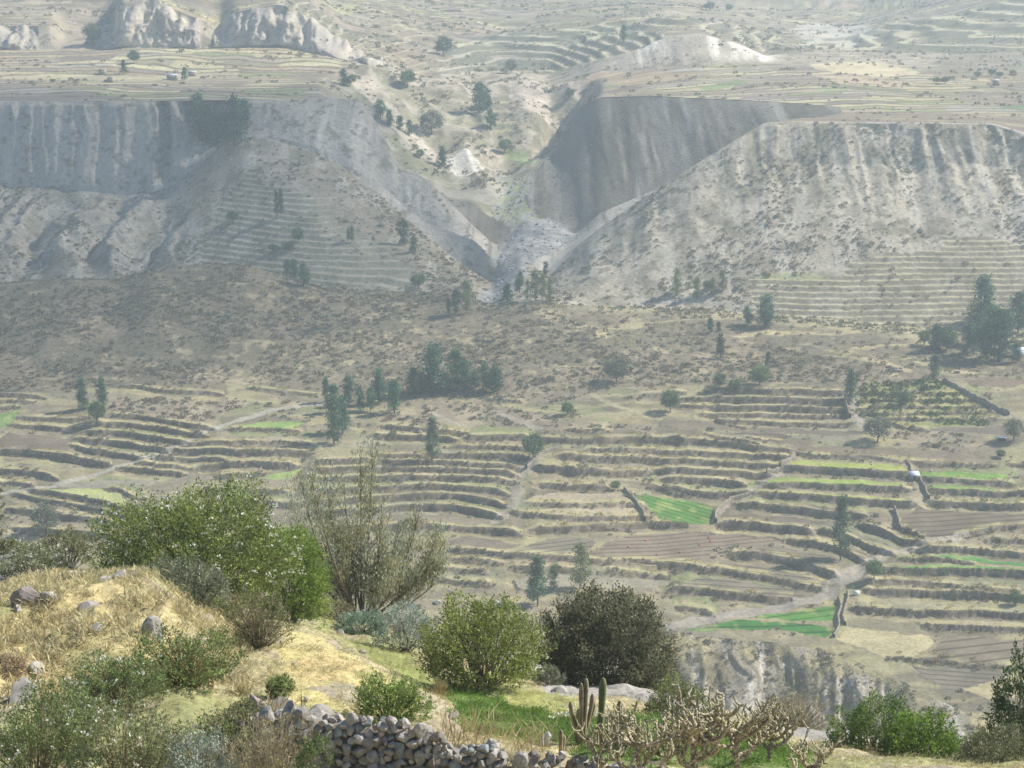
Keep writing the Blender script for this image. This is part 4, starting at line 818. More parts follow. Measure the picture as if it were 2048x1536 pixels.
ii, jj = np.meshgrid(np.arange(NR - 1), np.arange(NT - 1), indexing='ij')
Q = np.stack([ii * NT + jj, ii * NT + jj + 1, (ii + 1) * NT + jj + 1, (ii + 1) * NT + jj], -1).reshape(-1, 4)
FF = FACE.reshape(-1)
order = np.argsort(FF, kind='stable'); FFs = FF[order]; Qs = Q[order]
bounds = np.searchsorted(FFs, np.arange(1, len(PIECES) + 2))
seen_names = {}
for pid, (nm, mt, lab, kw) in PIECES.items():
    q = Qs[bounds[pid - 1]:bounds[pid]]
    if len(q) < 4: continue
    vid, inv = np.unique(q, return_inverse=True)
    me = mesh_np(nm, VALL[vid], inv.reshape(q.shape), mt, CALL[vid], smooth=(nm != 'terrace_wall'))
    if mt is G_fur:
        at = me.attributes.new('furrow', 'FLOAT', 'POINT'); at.data.foreach_set('value', FALL[vid].astype(np.float32))
    o = link(nm, me)
    if 'cat' in kw: tag(o, lab, kw['cat'], kw['group'], 'thing')
    else: tag(o, lab, kind='structure')
# ------------------------------------------------------------------ leaves and plants: building blocks
def leaf_quads(P, D, size, wid, rg, droop=0.0):
    """one diamond leaf per row: base points P, directions D"""
    n = len(P); D = D / (np.linalg.norm(D, axis=1)[:, None] + 1e-9)
    R = rg.normal(size=(n, 3)); S = np.cross(D, R); S /= np.linalg.norm(S, axis=1)[:, None] + 1e-9
    size = np.broadcast_to(size, n)[:, None]; w = size * wid
    a = P; b = P + D * size * .5 + S * w * .5; c = P + D * size; d = P + D * size * .5 - S * w * .5
    c = c - np.array([0, 0, 1.0]) * droop * size
    V = np.stack([a, b, c, d], 1).reshape(-1, 3)
    F = np.arange(4 * n).reshape(n, 4)
    return V, F
def tint(n, base, var, rg, per=4):
    base = np.array(base); k = rg.uniform(1 - var, 1 + var, size=(n, 1)) * (1 + rg.normal(size=(n, 3)) * var * .18)
    return np.repeat(np.clip(base * k, 0.005, 1), per, axis=0)
M_leaf = mat_plain('leaves', (1, 1, 1), .22, .35, attr='leaf', trans=.3, obj_rand=.14)
M_leafn = mat_plain('near_leaves', (1, 1, 1), .28, 1.6, attr='leaf', trans=.34, spec=.25, rough=.6)
M_bark = mat_plain('bark', (.16, .125, .09), .3, 3, bump=.4)
M_barkn = mat_plain('near_bark', (.19, .15, .11), .35, 14, bump=.5)
M_scrub = mat_plain('scrub', (1, 1, 1), .2, .5, attr='leaf', trans=.12, obj_rand=.35)
M_straw = mat_plain('dry_grass', (1, 1, 1), .22, 1.2, attr='leaf', trans=.3, obj_rand=.2)

def tuft_mesh(name, seed, n, col, flat=.75, leaf=.36, wid=.55, dead=0.0):
    rg = np.random.default_rng(seed)
    th = rg.uniform(0, 2 * np.pi, n); ph = np.arccos(rg.uniform(.0, 1, n)); rr = rg.uniform(.35, .8, n)
    D = np.stack([np.sin(ph) * np.cos(th), np.sin(ph) * np.sin(th), np.cos(ph) * flat + .1], 1)
    P = D * rr[:, None] * .55
    V, F = leaf_quads(P, D + rg.normal(size=(n, 3)) * .45, rg.uniform(.7, 1.3, n) * leaf, wid, rg)
    c = tint(n, col, .4, rg)
    if dead:
        k = np.repeat(rg.random(n) < dead, 4); c[k] = np.array((.30, .25, .15)) * rg.uniform(.7, 1.2)
    return mesh_np(name, V, F, M_scrub, c, cname='leaf')
def scatter(name, src_mesh, P, scl, label=None, kind='stuff'):
    """ground cover that nobody could count: one object whose geometry nodes set a plant on each point"""
    P = np.asarray(P, np.float32)
    me = bpy.data.meshes.new(name); me.vertices.add(len(P)); me.vertices.foreach_set('co', P.ravel())
    at = me.attributes.new('scl', 'FLOAT', 'POINT'); at.data.foreach_set('value', np.asarray(scl, np.float32))
    at = me.attributes.new('rot', 'FLOAT_VECTOR', 'POINT')
    r = np.zeros((len(P), 3), np.float32); r[:, 2] = rng.uniform(0, 6.28, len(P)); r[:, :2] = rng.normal(size=(len(P), 2)) * .12
    at.data.foreach_set('vector', r.ravel())
    o = bpy.data.objects.new(name, me); COL.objects.link(o); tag(o, label, kind=kind)
    src = bpy.data.objects.new(name + '_plant', src_mesh)
    g = bpy.data.node_groups.new(name, 'GeometryNodeTree')
    g.interface.new_socket('Geometry', in_out='INPUT', socket_type='NodeSocketGeometry')
    g.interface.new_socket('Geometry', in_out='OUTPUT', socket_type='NodeSocketGeometry')
    N = g.nodes; L = g.links
    gi = N.new('NodeGroupInput'); go = N.new('NodeGroupOutput')
    ip = N.new('GeometryNodeInstanceOnPoints'); oi = N.new('GeometryNodeObjectInfo'); oi.inputs['Object'].default_value = src
    oi.inputs['As Instance'].default_value = True
    a1 = N.new('GeometryNodeInputNamedAttribute'); a1.data_type = 'FLOAT'; a1.inputs['Name'].default_value = 'scl'
    a2 = N.new('GeometryNodeInputNamedAttribute'); a2.data_type = 'FLOAT_VECTOR'; a2.inputs['Name'].default_value = 'rot'
    L.new(gi.outputs[0], ip.inputs['Points']); L.new(oi.outputs['Geometry'], ip.inputs['Instance'])
    L.new(a1.outputs['Attribute'], ip.inputs['Scale']); L.new(a2.outputs['Attribute'], ip.inputs['Rotation'])
    L.new(ip.outputs[0], go.inputs[0])
    md = o.modifiers.new('plants', 'NODES'); md.node_group = g
    return o
# cell areas, for sampling points on the ground
ex = np.diff(VALL.reshape(NR, NT, 3), axis=1)[:-1]; ey = np.diff(VALL.reshape(NR, NT, 3), axis=0)[:, :-1]
AREA = np.linalg.norm(np.cross(ex, ey), axis=-1)
G3 = VALL.reshape(NR, NT, 3)
def sample(n0, n1, dens, mask=None, rg=rng):
    """random ground points between two contour curves; dens = plants per square metre, mask = 0..1 per cell"""
    a_, b_ = ROW0[n0], min(ROW0[n1], NR - 1)
    w = AREA[a_:b_] * dens
    if mask is not None: w = w * mask[a_:b_, :NT - 1]
    n = rg.poisson(w)
    j, c = np.nonzero(n); k = np.repeat(np.arange(len(j)), n[j, c]); j = j[k] + a_; c = c[k]
    f = rg.random(len(j))[:, None]; g = rg.random(len(j))[:, None]
    P = (G3[j, c] * (1 - f) + G3[j, c + 1] * f) * (1 - g) + (G3[j + 1, c] * (1 - f) + G3[j + 1, c + 1] * f) * g
    return P
inview = np.abs(TC)[None, :] < .33
def clump(sd_, sc, lo, hi): return sstep(lo, hi, fbm(GX / sc, GY / sc, sd_, 4))
BROWN = (.29, .24, .16); OLIVE = (.235, .24, .135); GREY = (.31, .30, .23)
tm = [tuft_mesh('scrub_tuft', 1, 34, BROWN, dead=.2), tuft_mesh('scrub_tuft', 2, 34, OLIVE, dead=.12), tuft_mesh('scrub_tuft', 3, 34, GREY, dead=.15)]
def scrub(name, label, n0, n1, dens, mask, smin, smax, mix=(.5, .3, .2)):
    P = sample(n0, n1, dens, mask * inview)
    if len(P) == 0: return
    k = rng.choice(3, len(P), p=mix)
    s = smin + (smax - smin) * rng.random(len(P)) ** 2.2
    for q in range(3):
        m = k == q
        if m.any(): scatter(name, tm[q], P[m] - np.array([0, 0, .05]), s[m], label)
notbed = np.ones((NR, NT)); notbed[rs('v', 's5')] = ~BED
noterr = 1 - TERR * .75
PK = (PKIND == 0)
scrub('hill_scrub', 'low brown scrub dotted over the rounded hill', 'p1', 'v', .38, (.22 + clump(601, 14, .36, .62)) * noterr, .5, 1.9)
scrub('slope_scrub', 'low scrub dotted over the slopes below the mesas', 'v', 's1', .30, (.12 + clump(602, 16, .42, .64)) * notbed * noterr, .55, 1.8, (.45, .35, .2))
scrub('cliff_scrub', 'sparse scrub clinging to the earth cliffs', 's1', 's4', .03, clump(603, 14, .5, .66) * notbed, .6, 1.8, (.3, .5, .2))
scrub('plateau_scrub', 'scrub lines between the far fields', 's4', 's7', .035, sstep(.5, .66, fbm(GX / 40, GY / 7, 604, 4)) * notbed, .6, 2.6, (.4, .4, .2))
scrub('ravine_scrub', 'green scrub filling the upper ravine', 's4', 's7', .05, (sstep(690, 740, UC) * sstep(1200, 1140, UC))[None, :] * clump(614, 14, .42, .6) * notbed, .8, 3.0, (.2, .7, .1))
scrub('mountain_scrub', 'scrub and hedges on the far mountainside', 's7', 's9', .03, sstep(.5, .64, fbm(GX / 60, GY / 10, 605, 4)), .8, 3.2, (.3, .5, .2))
scrub('bluff_scrub', 'dry scrub on the bare bluff', 'pb', 'p0', .8, (.25 + clump(606, 4, .42, .58)) * sstep(1280, 1340, UC)[None, :], .3, 1.25, (.4, .3, .3))
ridm = np.zeros((NR, NT)); ridm[rp] = np.maximum((RID >= 0) * 1.0, (FOOT > .4) * .8)
scrub('wall_scrub', 'grey green scrub growing on the terrace walls', 'p0', 'p1', 1.2, ridm * (.25 + clump(607, 8, .42, .62)), .25, 1.05, (.35, .5, .15))
openm = np.zeros((NR, NT)); openm[rp] = ((FID < 0) & (RID < 0)) * (.55 + 0 * PX); scrm = np.zeros((NR, NT)); scrm[rp] = SCRP * (FID < 0)
scrub('terrace_scrub', 'brown scrub on rough ground between the fields', 'p0', 'p1', .34, scrm * PK * (.2 + clump(613, 8, .4, .6)), .5, 1.9, (.55, .25, .2))
scrub('terrace_scrub', 'scattered scrub between the terrace fields', 'p0', 'p1', .22, openm * PK * clump(608, 12, .46, .62), .5, 1.8, (.4, .35, .25))
tq = tuft_mesh('yellow_tuft', 5, 26, (.40, .34, .13), flat=1.0, leaf=.5, wid=.3)
lipm = np.zeros((NR, NT)); lipm[rp] = (LIP > .4) * 1.0
P = sample('p0', 'p1', .35, lipm * inview * clump(609, 9, .4, .6)); scatter('ichu_grass', tq, P, rng.uniform(.4, 1.0, len(P)), 'yellow bunch grass along the terrace edges')
P = sample('p1', 'v', .05, inview * clump(610, 12, .5, .66)); scatter('hill_grass', tq, P, rng.uniform(.6, 1.4, len(P)), 'pale bunch grass on the scrub hill')
# orchard rows of low round bushes
op = [on_ground(u, v, 330, 600, False)[:2] for u, v in crop('C', [(1090,110),(1560,90),(1850,230),(1830,310),(1300,300),(1090,250)])]
orch = []
for row in np.linspace(0, 1, 7):
    for q in np.linspace(0, 1, 26):
        a_ = (np.array(op[0]) * (1 - row) + np.array(op[5]) * row); b_ = (np.array(op[1]) * (1 - row) + np.array(op[3]) * row)
        p = a_ * (1 - q) + b_ * q + rng.normal(size=2) * .5
        if rng.random() < .62: orch.append((p[0], p[1], ground_z(p[0], p[1])))
scatter('orchard_bushes', tuft_mesh('orchard_bush', 6, 60, (.17, .20, .08), flat=1.0, leaf=.32), np.array(orch), rng.uniform(1.3, 2.5, len(orch)), 'rows of low round bushes on the grassy terraces')
# pale stones of the stream bed
def stone_mesh(name, seed, sub=1, rough=.22, flat=.75, mat=None):
    bm = bmesh.new(); bmesh.ops.create_icosphere(bm, subdivisions=sub, radius=.5)
    r = random.Random(seed); ax = [Vector((r.uniform(-1, 1), r.uniform(-1, 1), r.uniform(-1, 1))).normalized() for _ in range(13)]
    cut = [r.uniform(.22, .40) for _ in ax]
    for v in bm.verts:
        for a_, c_ in zip(ax, cut):
            d = v.co.dot(a_)
            if d > c_: v.co -= a_ * (d - c_) * .97
        v.co *= 1 + r.uniform(-1, 1) * rough * .35
        v.co.z *= flat
    me = bpy.data.meshes.new(name); bm.to_mesh(me); bm.free()
    if mat: me.materials.append(mat)
    return me
M_pale = mat_plain('pale_stone', (.34, .33, .305), .3, 1.0, obj_rand=.3)
P = sample('v', 's5', .05, (1 - notbed) * inview); scatter('stream_stones', stone_mesh('stream_stone', 4, 1, mat=M_pale), P, rng.uniform(.5, 2.2, len(P)) ** 1.2, 'pale boulders strewn over the stream bed')
P = sample('s6', 's9', .006, inview * clump(612, 26, .45, .6)); scatter('far_boulders', stone_mesh('far_boulder', 5, 1, mat=M_pale), P, rng.uniform(1.0, 3.4, len(P)), 'pale boulders strewn over the far terraces')

# ------------------------------------------------------------------ trees beyond the foreground
def crown_mesh(name, seed, shape, col, n_cl=64, per=34, leaf=.035):
    col = tuple(1.3 * q for q in col)
    """clumps of leaf faces through an uneven crown, unit height"""
    rg = np.random.default_rng(seed); P = []; Cc = []
    for k in range(n_cl):
        if shape == 'tall':                                  # eucalyptus: narrow, ragged, tapering
            h = rg.uniform(.12, .98); R = .17 * (1 - ((h - .38) / .66) ** 2) ** .5 if abs(h - .38) < .66 else .02
            R *= rg.uniform(.35, 1.25) * (.75 + .5 * ((seed * 7 + k // 9) % 3) / 2); th = rg.uniform(0, 6.28); q = rg.uniform(.2, 1) ** .5
            c = np.array([np.cos(th) * R * q, np.sin(th) * R * q, h]); sp = np.array([.045, .045, .06])
        elif shape == 'slim':
            h = rg.uniform(.16, .99); R = .085 * (1.05 - h) ** .35 * rg.uniform(.5, 1.3); th = rg.uniform(0, 6.28)
            c = np.array([np.cos(th) * R, np.sin(th) * R, h]); sp = np.array([.03, .03, .045])
        elif shape == 'round':
            d = rg.normal(size=3); d /= np.linalg.norm(d); r = rg.uniform(.35, 1) ** .5
            c = np.array([d[0] * .40 * r, d[1] * .40 * r, .58 + d[2] * .38 * r]); sp = np.array([.085, .085, .07])
        else:                                                # 'cone': spreading conifer
            h = rg.uniform(.10, .98); R = .36 * (1.02 - h) * rg.uniform(.5, 1.1); th = rg.uniform(0, 6.28)
            c = np.array([np.cos(th) * R, np.sin(th) * R, h - R * .12]); sp = np.array([.06, .06, .03])
        m = int(per * rg.uniform(.6, 1.4)); P.append(c + rg.normal(size=(m, 3)) * sp * .8)
        Cc.append(np.full(m, rg.uniform(.6, 1.55)))
    P = np.vstack(P); Cc = np.concatenate(Cc)
    D = rg.normal(size=P.shape) + np.array([0, 0, .25]) + np.c_[P[:, :2] * 2, P[:, 2] * 0]
    V, F = leaf_quads(P, D, rg.uniform(.7, 1.5, len(P)) * leaf, .6, rg)
    c = tint(len(P), col, .2, rg) * np.repeat(Cc, 4)[:, None]
    return mesh_np(name, V, F, M_leaf, c, cname='leaf')
def trunk_mesh(name, seed, r0, top, limbs, spread):
    rg = np.random.default_rng(seed); parts = []
    z = np.linspace(-.03, top, 7); wob = np.cumsum(rg.normal(size=(7, 2)) * .006, axis=0)
    parts.append(tube(np.c_[wob, z], np.linspace(r0, r0 * .25, 7), 6))
    for k in range(limbs):
        h = rg.uniform(.2, .85) * top; th = rg.uniform(0, 6.28); q = np.linspace(0, 1, 4)
        p0 = np.array([np.interp(h, z, wob[:, 0]), np.interp(h, z, wob[:, 1]), h])
        parts.append(tube(p0 + np.c_[np.cos(th) * q * spread, np.sin(th) * q * spread, q * spread * 1.1 + q ** 2 * .03], np.linspace(r0 * .45, r0 * .12, 4), 4))
    V, F = merge(parts); return mesh_mixed(name, V, F, M_bark, True)
KINDS = {}
for kd, shp, cols, r0, top, limbs, spr_, lf in (('eucalyptus', 'tall', [(.060, .125, .065), (.075, .14, .070), (.052, .11, .062)], .018, .9, 9, .10, .040), ('slim_eucalyptus', 'slim', [(.09, .135, .07), (.11, .15, .08)], .012, .95, 8, .06, .032), ('round_tree', 'round', [(.10, .155, .06), (.08, .13, .06)], .03, .62, 8, .20, .060), ('grey_tree', 'round', [(.125, .135, .095), (.14, .15, .10)], .03, .62, 8, .20, .055), ('pale_eucalyptus', 'tall', [(.16, .18, .075), (.13, .165, .08)], .014, .92, 8, .09, .034), ('conifer', 'cone', [(.065, .105, .06), (.07, .11, .055)], .022, .95, 9, .14, .045)):
    KINDS[kd] = [(crown_mesh('crown', 700 + 13 * len(KINDS) + q * 3, shp, c, leaf=lf), trunk_mesh('trunk', 800 + 7 * len(KINDS) + q, r0, top, limbs, spr_)) for q, c in enumerate(list(cols) * 2)]
TREE_N = 0
def place_tree(kind, u, v, hpx, label, group, ymin=330, ymax=2000, wid=1.0):
    global TREE_N
    x, y, z = on_ground(u, v, ymin, ymax)
    f = y * CP - z * SP
    h = hpx * f / FPX / math.cos(math.atan2(-z, y)) * (1.04 if y < 830 else .88)
    r_ = random.Random(int(u * 31 + v * 7))
    vs = KINDS[kind]; cm, tmn = vs[TREE_N % len(vs)]; TREE_N += 1
    nm = {'round_tree': 'tree', 'grey_tree': 'tree', 'slim_eucalyptus': 'eucalyptus_tree', 'pale_eucalyptus': 'eucalyptus_tree', 'eucalyptus': 'eucalyptus_tree', 'conifer': 'conifer_tree'}[kind]
    e = empty(nm, (x, y, z - .05), r_.uniform(0, 6.28), (h * wid, h * wid, h))
    link('trunk', tmn, e); link('crown', cm, e)
    tag(e, label, 'tree', group, 'thing')
# clusters: phrase for the place, then (kind, u, v of the foot, height in px, width factor)
E_, SL, RO, GR, PA, CO = 'eucalyptus', 'slim_eucalyptus', 'round_tree', 'grey_tree', 'pale_eucalyptus', 'conifer'
CLUSTERS = [
 ('the dark grove at the foot of the scrub hill', 545, [(E_,867,790,94,1.3),(E_,827,792,54,1.2),(E_,846,790,44,1.4),(E_,892,789,42,1.4),(E_,911,775,70,1.1),(E_,930,782,60,1.4),(E_,950,778,34,1.5),(E_,973,785,58,1.2),(E_,991,785,50,1.5)]),
 ('the loose row beside the bare slope', 400, [(E_,652,805,45,1),(E_,668,826,52,1),(E_,697,812,58,1),(E_,721,823,46,1),(E_,741,822,46,1.1),(E_,758,808,66,1),(E_,789,826,62,1.2)]),
 ('the pair below the slanting track top', 400, [(E_,668,888,88,.95),(E_,686,866,70,1.1)]),
 ('the scrub hill foot by the left terraces', 400, [(E_,165,820,58,1.1),(E_,205,814,54,1),(RO,195,846,42,1)]),
 ('the stream mouth', 600, [(PA,933,627,64,1),(E_,912,627,44,1.1),(E_,897,628,30,1),(CO,1015,615,46,1),(E_,1039,586,42,1.1),(PA,1070,602,60,.9),(PA,1086,600,50,1),(PA,1099,603,44,1),(E_,1091,550,26,1.2),(PA,1055,600,38,1)]),
 ('the grove on the right hand terraces', 560, [(E_,1960,652,92,1.3),(E_,1973,718,102,1.5),(E_,1997,722,96,1.4),(E_,2014,672,50,1.4),(E_,2036,666,78,1.3),(E_,1936,710,58,1.3),(RO,1893,700,44,1),(E_,1871,702,50,1.4),(RO,1848,690,28,1),(E_,2032,724,36,1.3),(E_,1950,690,60,1.4)]),
 ('the foot of the pale mesa slope', 560, [(E_,1532,656,62,1.6),(E_,1495,652,38,1.3),(E_,1420,666,28,1.2),(E_,1437,664,20,1.3),(PA,1445,582,40,1.2),(RO,1417,582,22,1),(PA,1393,598,42,1),(PA,1353,592,52,.9),(PA,1425,590,34,1)]),
 ('the scrub between hill and orchard', 530, [(E_,1868,758,44,1.3),(SL,1440,718,48,1.4),(RO,1438,778,30,1),(RO,1470,785,26,1.1),(RO,1520,770,36,1.2),(E_,1700,802,58,1),(RO,1806,810,28,1),(SL,1535,745,40,1.3)]),
 ('the spur terraces', 600, [(SL,553,434,50,.9),(SL,562,434,54,.9),(RO,596,484,28,1),(RO,465,446,24,1.2),(RO,577,502,18,1.2),(RO,547,505,18,1.2),(E_,608,574,46,1.3),(E_,574,553,32,1.3),(E_,588,560,40,1.2),(E_,807,490,46,1.3),(E_,827,506,32,1.3),(RO,838,578,30,1.2),(SL,704,484,30,1.2),(SL,697,482,24,1.2)]),
 ('the cleft of the left hand cliff', 780, [(E_,400,284,90,1.2),(E_,419,292,78,1.15),(E_,436,296,66,1.2),(E_,452,286,54,1.2),(E_,470,292,94,1.1),(E_,488,262,58,1.1)]),
 ('the left hand plateau', 850, [(CO,248,148,32,1),(E_,369,160,28,1.3),(GR,186,90,50,1),(RO,268,127,30,1.1),(E_,687,170,36,1.4),(RO,700,172,26,1.2)]),
 ('the upper ravine', 830, [(RO,888,113,46,1),(RO,815,172,38,1.1),(E_,960,226,66,1.5),(E_,974,219,46,1.5),(E_,981,258,44,1.4),(GR,862,269,54,1.1),(E_,761,238,44,1.4),(E_,779,252,36,1.4),(E_,800,262,34,1.4),(E_,819,270,34,1.3),(E_,884,334,46,1.3),(RO,840,316,20,1.1),(RO,1010,305,32,1.1),(GR,1021,147,32,1),(RO,1140,197,24,1),(E_,1247,84,36,1.3),(E_,978,415,34,1.3),(E_,1019,415,36,1.1)]),
 ('the far fields of the right hand plateau', 830, [(RO,1420,21,20,1.2),(RO,1412,20,14,1.2),(RO,1458,22,16,1.2),(RO,1983,152,16,1.4),(RO,1955,155,14,1.4),(RO,2000,155,14,1.5),(RO,1872,166,14,1.6),(RO,1890,167,16,1.6),(RO,2025,150,12,1.5),(GR,1745,8,14,1.2),(PA,1290,402,40,1)]),
]
SINGLES = [(SL,865,922,82,1.3,'slender dark eucalyptus standing above the level grey terrace'),(RO,1066,918,48,1,'round leafy green tree at the top of the boundary bank'),(RO,1135,830,26,1,'little round green tree on the brown field'),(RO,1340,825,42,1,'bushy green tree at the end of the dark stepped terraces'),(GR,1233,764,48,1.15,'wide grey green willow like tree alone on the scrub hill foot'),(GR,92,1068,58,1,'blue grey shrubby tree on the lowest left terrace'),(GR,1755,884,48,1.2,'round grey tree on the long bare tan field edge'),(SL,1680,1120,118,1.15,'tall slender eucalyptus between the furrowed terraces'),(RO,1748,1157,36,1,'small bright tree at the dirt road fork'),(GR,2027,882,44,1,'pale grey tree beside the small tin shelter'),(RO,1230,980,18,1.2,'low round bush on the wall under the standing stone'),(RO,2001,916,16,1.3,'low round bush below the small tin shelter'),(SL,1074,1212,92,1.6,'bluish young eucalypt, leftmost of three behind the bushes'),(PA,1108,1180,50,1.1,'shortest young eucalypt, between two others behind the bushes'),(PA,1160,1176,84,1.1,'palest young eucalypt, rightmost of three behind the bushes'),(RO,2030,1210,26,1.2,'small bush on the walls of the lowest terraces')]
NUM = ['leftmost', 'second from left', 'third from left', 'fourth from left', 'fifth from left', 'sixth from left', 'seventh from left', 'eighth from left', 'ninth from left', 'tenth from left', '11th from left', '12th from left', '13th from left', '14th from left', '15th from left', '16th from left', '17th from left', '18th from left']
KD = {E_: 'dark eucalyptus', SL: 'slender eucalyptus', RO: 'bushy green tree', GR: 'grey green tree', PA: 'pale yellowish eucalyptus', CO: 'dark conifer'}
for where, ym, lst in CLUSTERS:
    srt = sorted(lst, key=lambda q: q[1])
    for k, (kd, u, v, h, w) in enumerate(srt):
        place_tree(kd, u, v, h, '%s, %s at %s' % (KD[kd], NUM[k], where), 'trees at ' + where, ym, 2000, w)
for kd, u, v, h, w, lab in SINGLES:
    place_tree(kd, u, v, h, lab, None, 340, 2000, w)
# ------------------------------------------------------------------ foreground plants
def px_m(y): return y / FPX / CP * (1 + .02)
def shrub(name, u, y, vtop, wpx, cols, label, group=None, seed=1, shoots=420, per=22, leaf=.085, wid=.42, up=.55, spray=.32, depth=.9, hollow=.35, flowers=0, fsize=.10, stems=40, stemc=None, base=0.0, tipc=None, lump=.55, zoff=0.0, skirt=.12):
    """a bush of leafy shoots on branching stems; top and width follow the photograph, the foot stands on the ground"""
    rg = np.random.default_rng(seed)
    x = ray(u, vtop + 60)[0] * y; z0 = ground_z(x, y) - .08 + zoff
    H = max(ray(u, vtop)[1] * y - z0, .4); W = wpx * px_m(y) * .5
    e = empty(name, (x, y, z0))
    tag(e, label, 'shrub', group, 'thing')
    S = shoots
    th = rg.uniform(0, 2 * np.pi, S); cz_ = rg.uniform(-.22 if skirt > .1 else -.5, 1, S)
    sn = np.sqrt(np.maximum(1 - cz_ ** 2, 0))
    D = np.stack([np.cos(th) * sn, np.sin(th) * sn, cz_], 1)
    lum = .55 + lump * 1.6 * (fbm(D[:, 0] * 2.2 + 10 + seed, D[:, 1] * 2.2 + D[:, 2] * 2.4 + 5, seed, 3)) / (.55 + lump * .8) * rg.uniform(.86, 1.12, S)
    ext = np.array([W, W * depth, H * .62])
    ctr = np.array([0, 0, H * .40])
    tip = ctr + D * ext * lum[:, None]
    tip[:, 2] = np.where(tip[:, 2] < H * skirt, H * skirt + rg.random(S) * H * (.25 if skirt > .1 else .10), tip[:, 2])
    inner = ctr * np.array([1, 1, .6]) + (tip - ctr) * (hollow + rg.random(S) * .35)[:, None]
    L = spray * min(W, H) * rg.uniform(.6, 1.4, S)
    dirn = D * np.array([1, 1, .7]) + np.array([0, 0, up]) + rg.normal(size=(S, 3)) * .22; dirn /= np.linalg.norm(dirn, axis=1)[:, None]
    keep = rg.random(S) < .72
    start = np.where(keep[:, None], tip - dirn * L[:, None], inner)
    q = rg.random((S, per)); q = np.sort(q, 1)
    P = start[:, None, :] + dirn[:, None, :] * (L[:, None] * q * 1.05)[..., None] + rg.normal(size=(S, per, 3)) * .045 * (W / 2) ** .5
    LD = dirn[:, None, :] * .75 + rg.normal(size=(S, per, 3)) * .75 + np.array([0, 0, .15])
    V, F = leaf_quads(P.reshape(-1, 3), LD.reshape(-1, 3), rg.uniform(.6, 1.35, S * per) * leaf, wid, rg)
    k = rg.choice(len(cols), S); base_c = np.array(cols)[k] * 1.45 * rg.uniform(.72, 1.28, (S, 1))
    cc = np.repeat(base_c[:, None, :], per, 1) * rg.uniform(.75, 1.25, (S, per, 1))
    if tipc is not None:
        tt = (q > .78)[..., None]; cc = np.where(tt, np.array(tipc) * rg.uniform(.7, 1.2, (S, per, 1)), cc)
    c = np.repeat(cc.reshape(-1, 3), 4, axis=0)
    link('foliage', mesh_np('foliage', V, F, M_leafn, c, cname='leaf'), e)
    if stems:
        parts = []; idx = rg.choice(S, min(stems, S), replace=False)
        for i in idx:
            b0 = np.array([rg.normal() * W * .06, rg.normal() * W * .06, -.05]); t_ = tip[i] * .96
            mid = b0 + (t_ - b0) * .5 + np.array([0, 0, .10 * H]) + rg.normal(size=3) * .06 * W
            qs = np.linspace(0, 1, 6)[:, None]
            pts = b0 * (1 - qs) ** 2 + 2 * mid * qs * (1 - qs) + t_ * qs ** 2
            parts.append(tube(pts, np.linspace(.020, .005, 6) * (W / 1.5) ** .5, 3))
        V, F = merge(parts)
        mb = M_barkn if stemc is None else mat_plain('stems_%02d' % int(stemc[0] * 100), stemc, .3, 12)
        o = link('branches', mesh_mixed('branches', V, F, mb, True), e); o['kind'] = 'stuff'
    if flowers:
        i = rg.choice(S, flowers); Pf = tip[i] + rg.normal(size=(flowers, 3)) * .05
        up_ = Pf[:, 2] > H * .15; Pf = Pf[up_]; m = 7
        PP = np.repeat(Pf, m, 0) + rg.normal(size=(len(Pf) * m, 3)) * fsize * np.array([.42, .42, .18])
        V, F = leaf_quads(PP, rg.normal(size=PP.shape) + np.array([0, 0, .6]), rg.uniform(.6, 1.1, len(PP)) * fsize * .62, .9, rg)
        o = link('flower_heads', mesh_np('flower_heads', V, F, mat_plain('white_petals', (.78, .77, .68), .1, 6, trans=.25)), e); o['kind'] = 'stuff'
    return e
GRN = [(.14, .175, .05), (.175, .21, .055), (.105, .14, .045)]
LIME = [(.16, .225, .04), (.19, .25, .05), (.135, .19, .04)]
GYG = [(.17, .19, .12), (.20, .215, .14), (.15, .165, .10)]
OLV = [(.14, .155, .06), (.17, .175, .075), (.12, .125, .06)]
DRK = [(.085, .10, .05), (.11, .12, .06), (.075, .085, .045)]
SAGE = [(.24, .27, .22), (.28, .31, .25), (.20, .24, .19)]
DRY = [(.30, .24, .13), (.26, .21, .12), (.34, .28, .16)]
# big flowering bush and its neighbours
shrub('flowering_bush', 390, 55, 968, 440, GRN + [(.21, .25, .05), (.16, .18, .06)], 'huge rounded green bush dotted with white flowers behind the dry knoll', seed=11, shoots=2100, per=24, leaf=.10, flowers=190, fsize=.13, stems=70, skirt=.05, lump=.36)
shrub('green_bush', 575, 58, 1025, 200, LIME, 'smooth lime green bush leaning against the huge flowering bush', seed=12, shoots=900, per=30, leaf=.10, wid=.3, stems=30, lump=.2, up=.35, spray=.4, skirt=.03)
shrub('grey_shrub', 395, 50.5, 1120, 150, GYG, 'grey green shrub on the back rim of the dry knoll', seed=13, shoots=420, per=22, leaf=.07, stems=40)
shrub('grey_shrub', 325, 50, 1118, 60, GYG, 'small pale grey shrub behind the knoll crest stones', seed=14, shoots=160, per=20, leaf=.06, stems=20)
shrub('twiggy_shrub', 518, 43.5, 1188, 140, OLV + [(.20, .18, .11)], 'twiggy half bare olive shrub beside the pale grass slope', seed=15, shoots=380, per=15, leaf=.055, stems=110, up=.9, hollow=.15, stemc=(.25, .20, .14), depth=.8)
shrub('green_shrub', 372, 36.8, 1268, 215, [(.12, .17, .055), (.15, .20, .06), (.11, .15, .06)], 'broad green shrub with golden stems fanning from a dark foot', seed=16, shoots=360, per=18, leaf=.065, stems=130, up=.7, hollow=.25, stemc=(.36, .26, .10), skirt=.38)
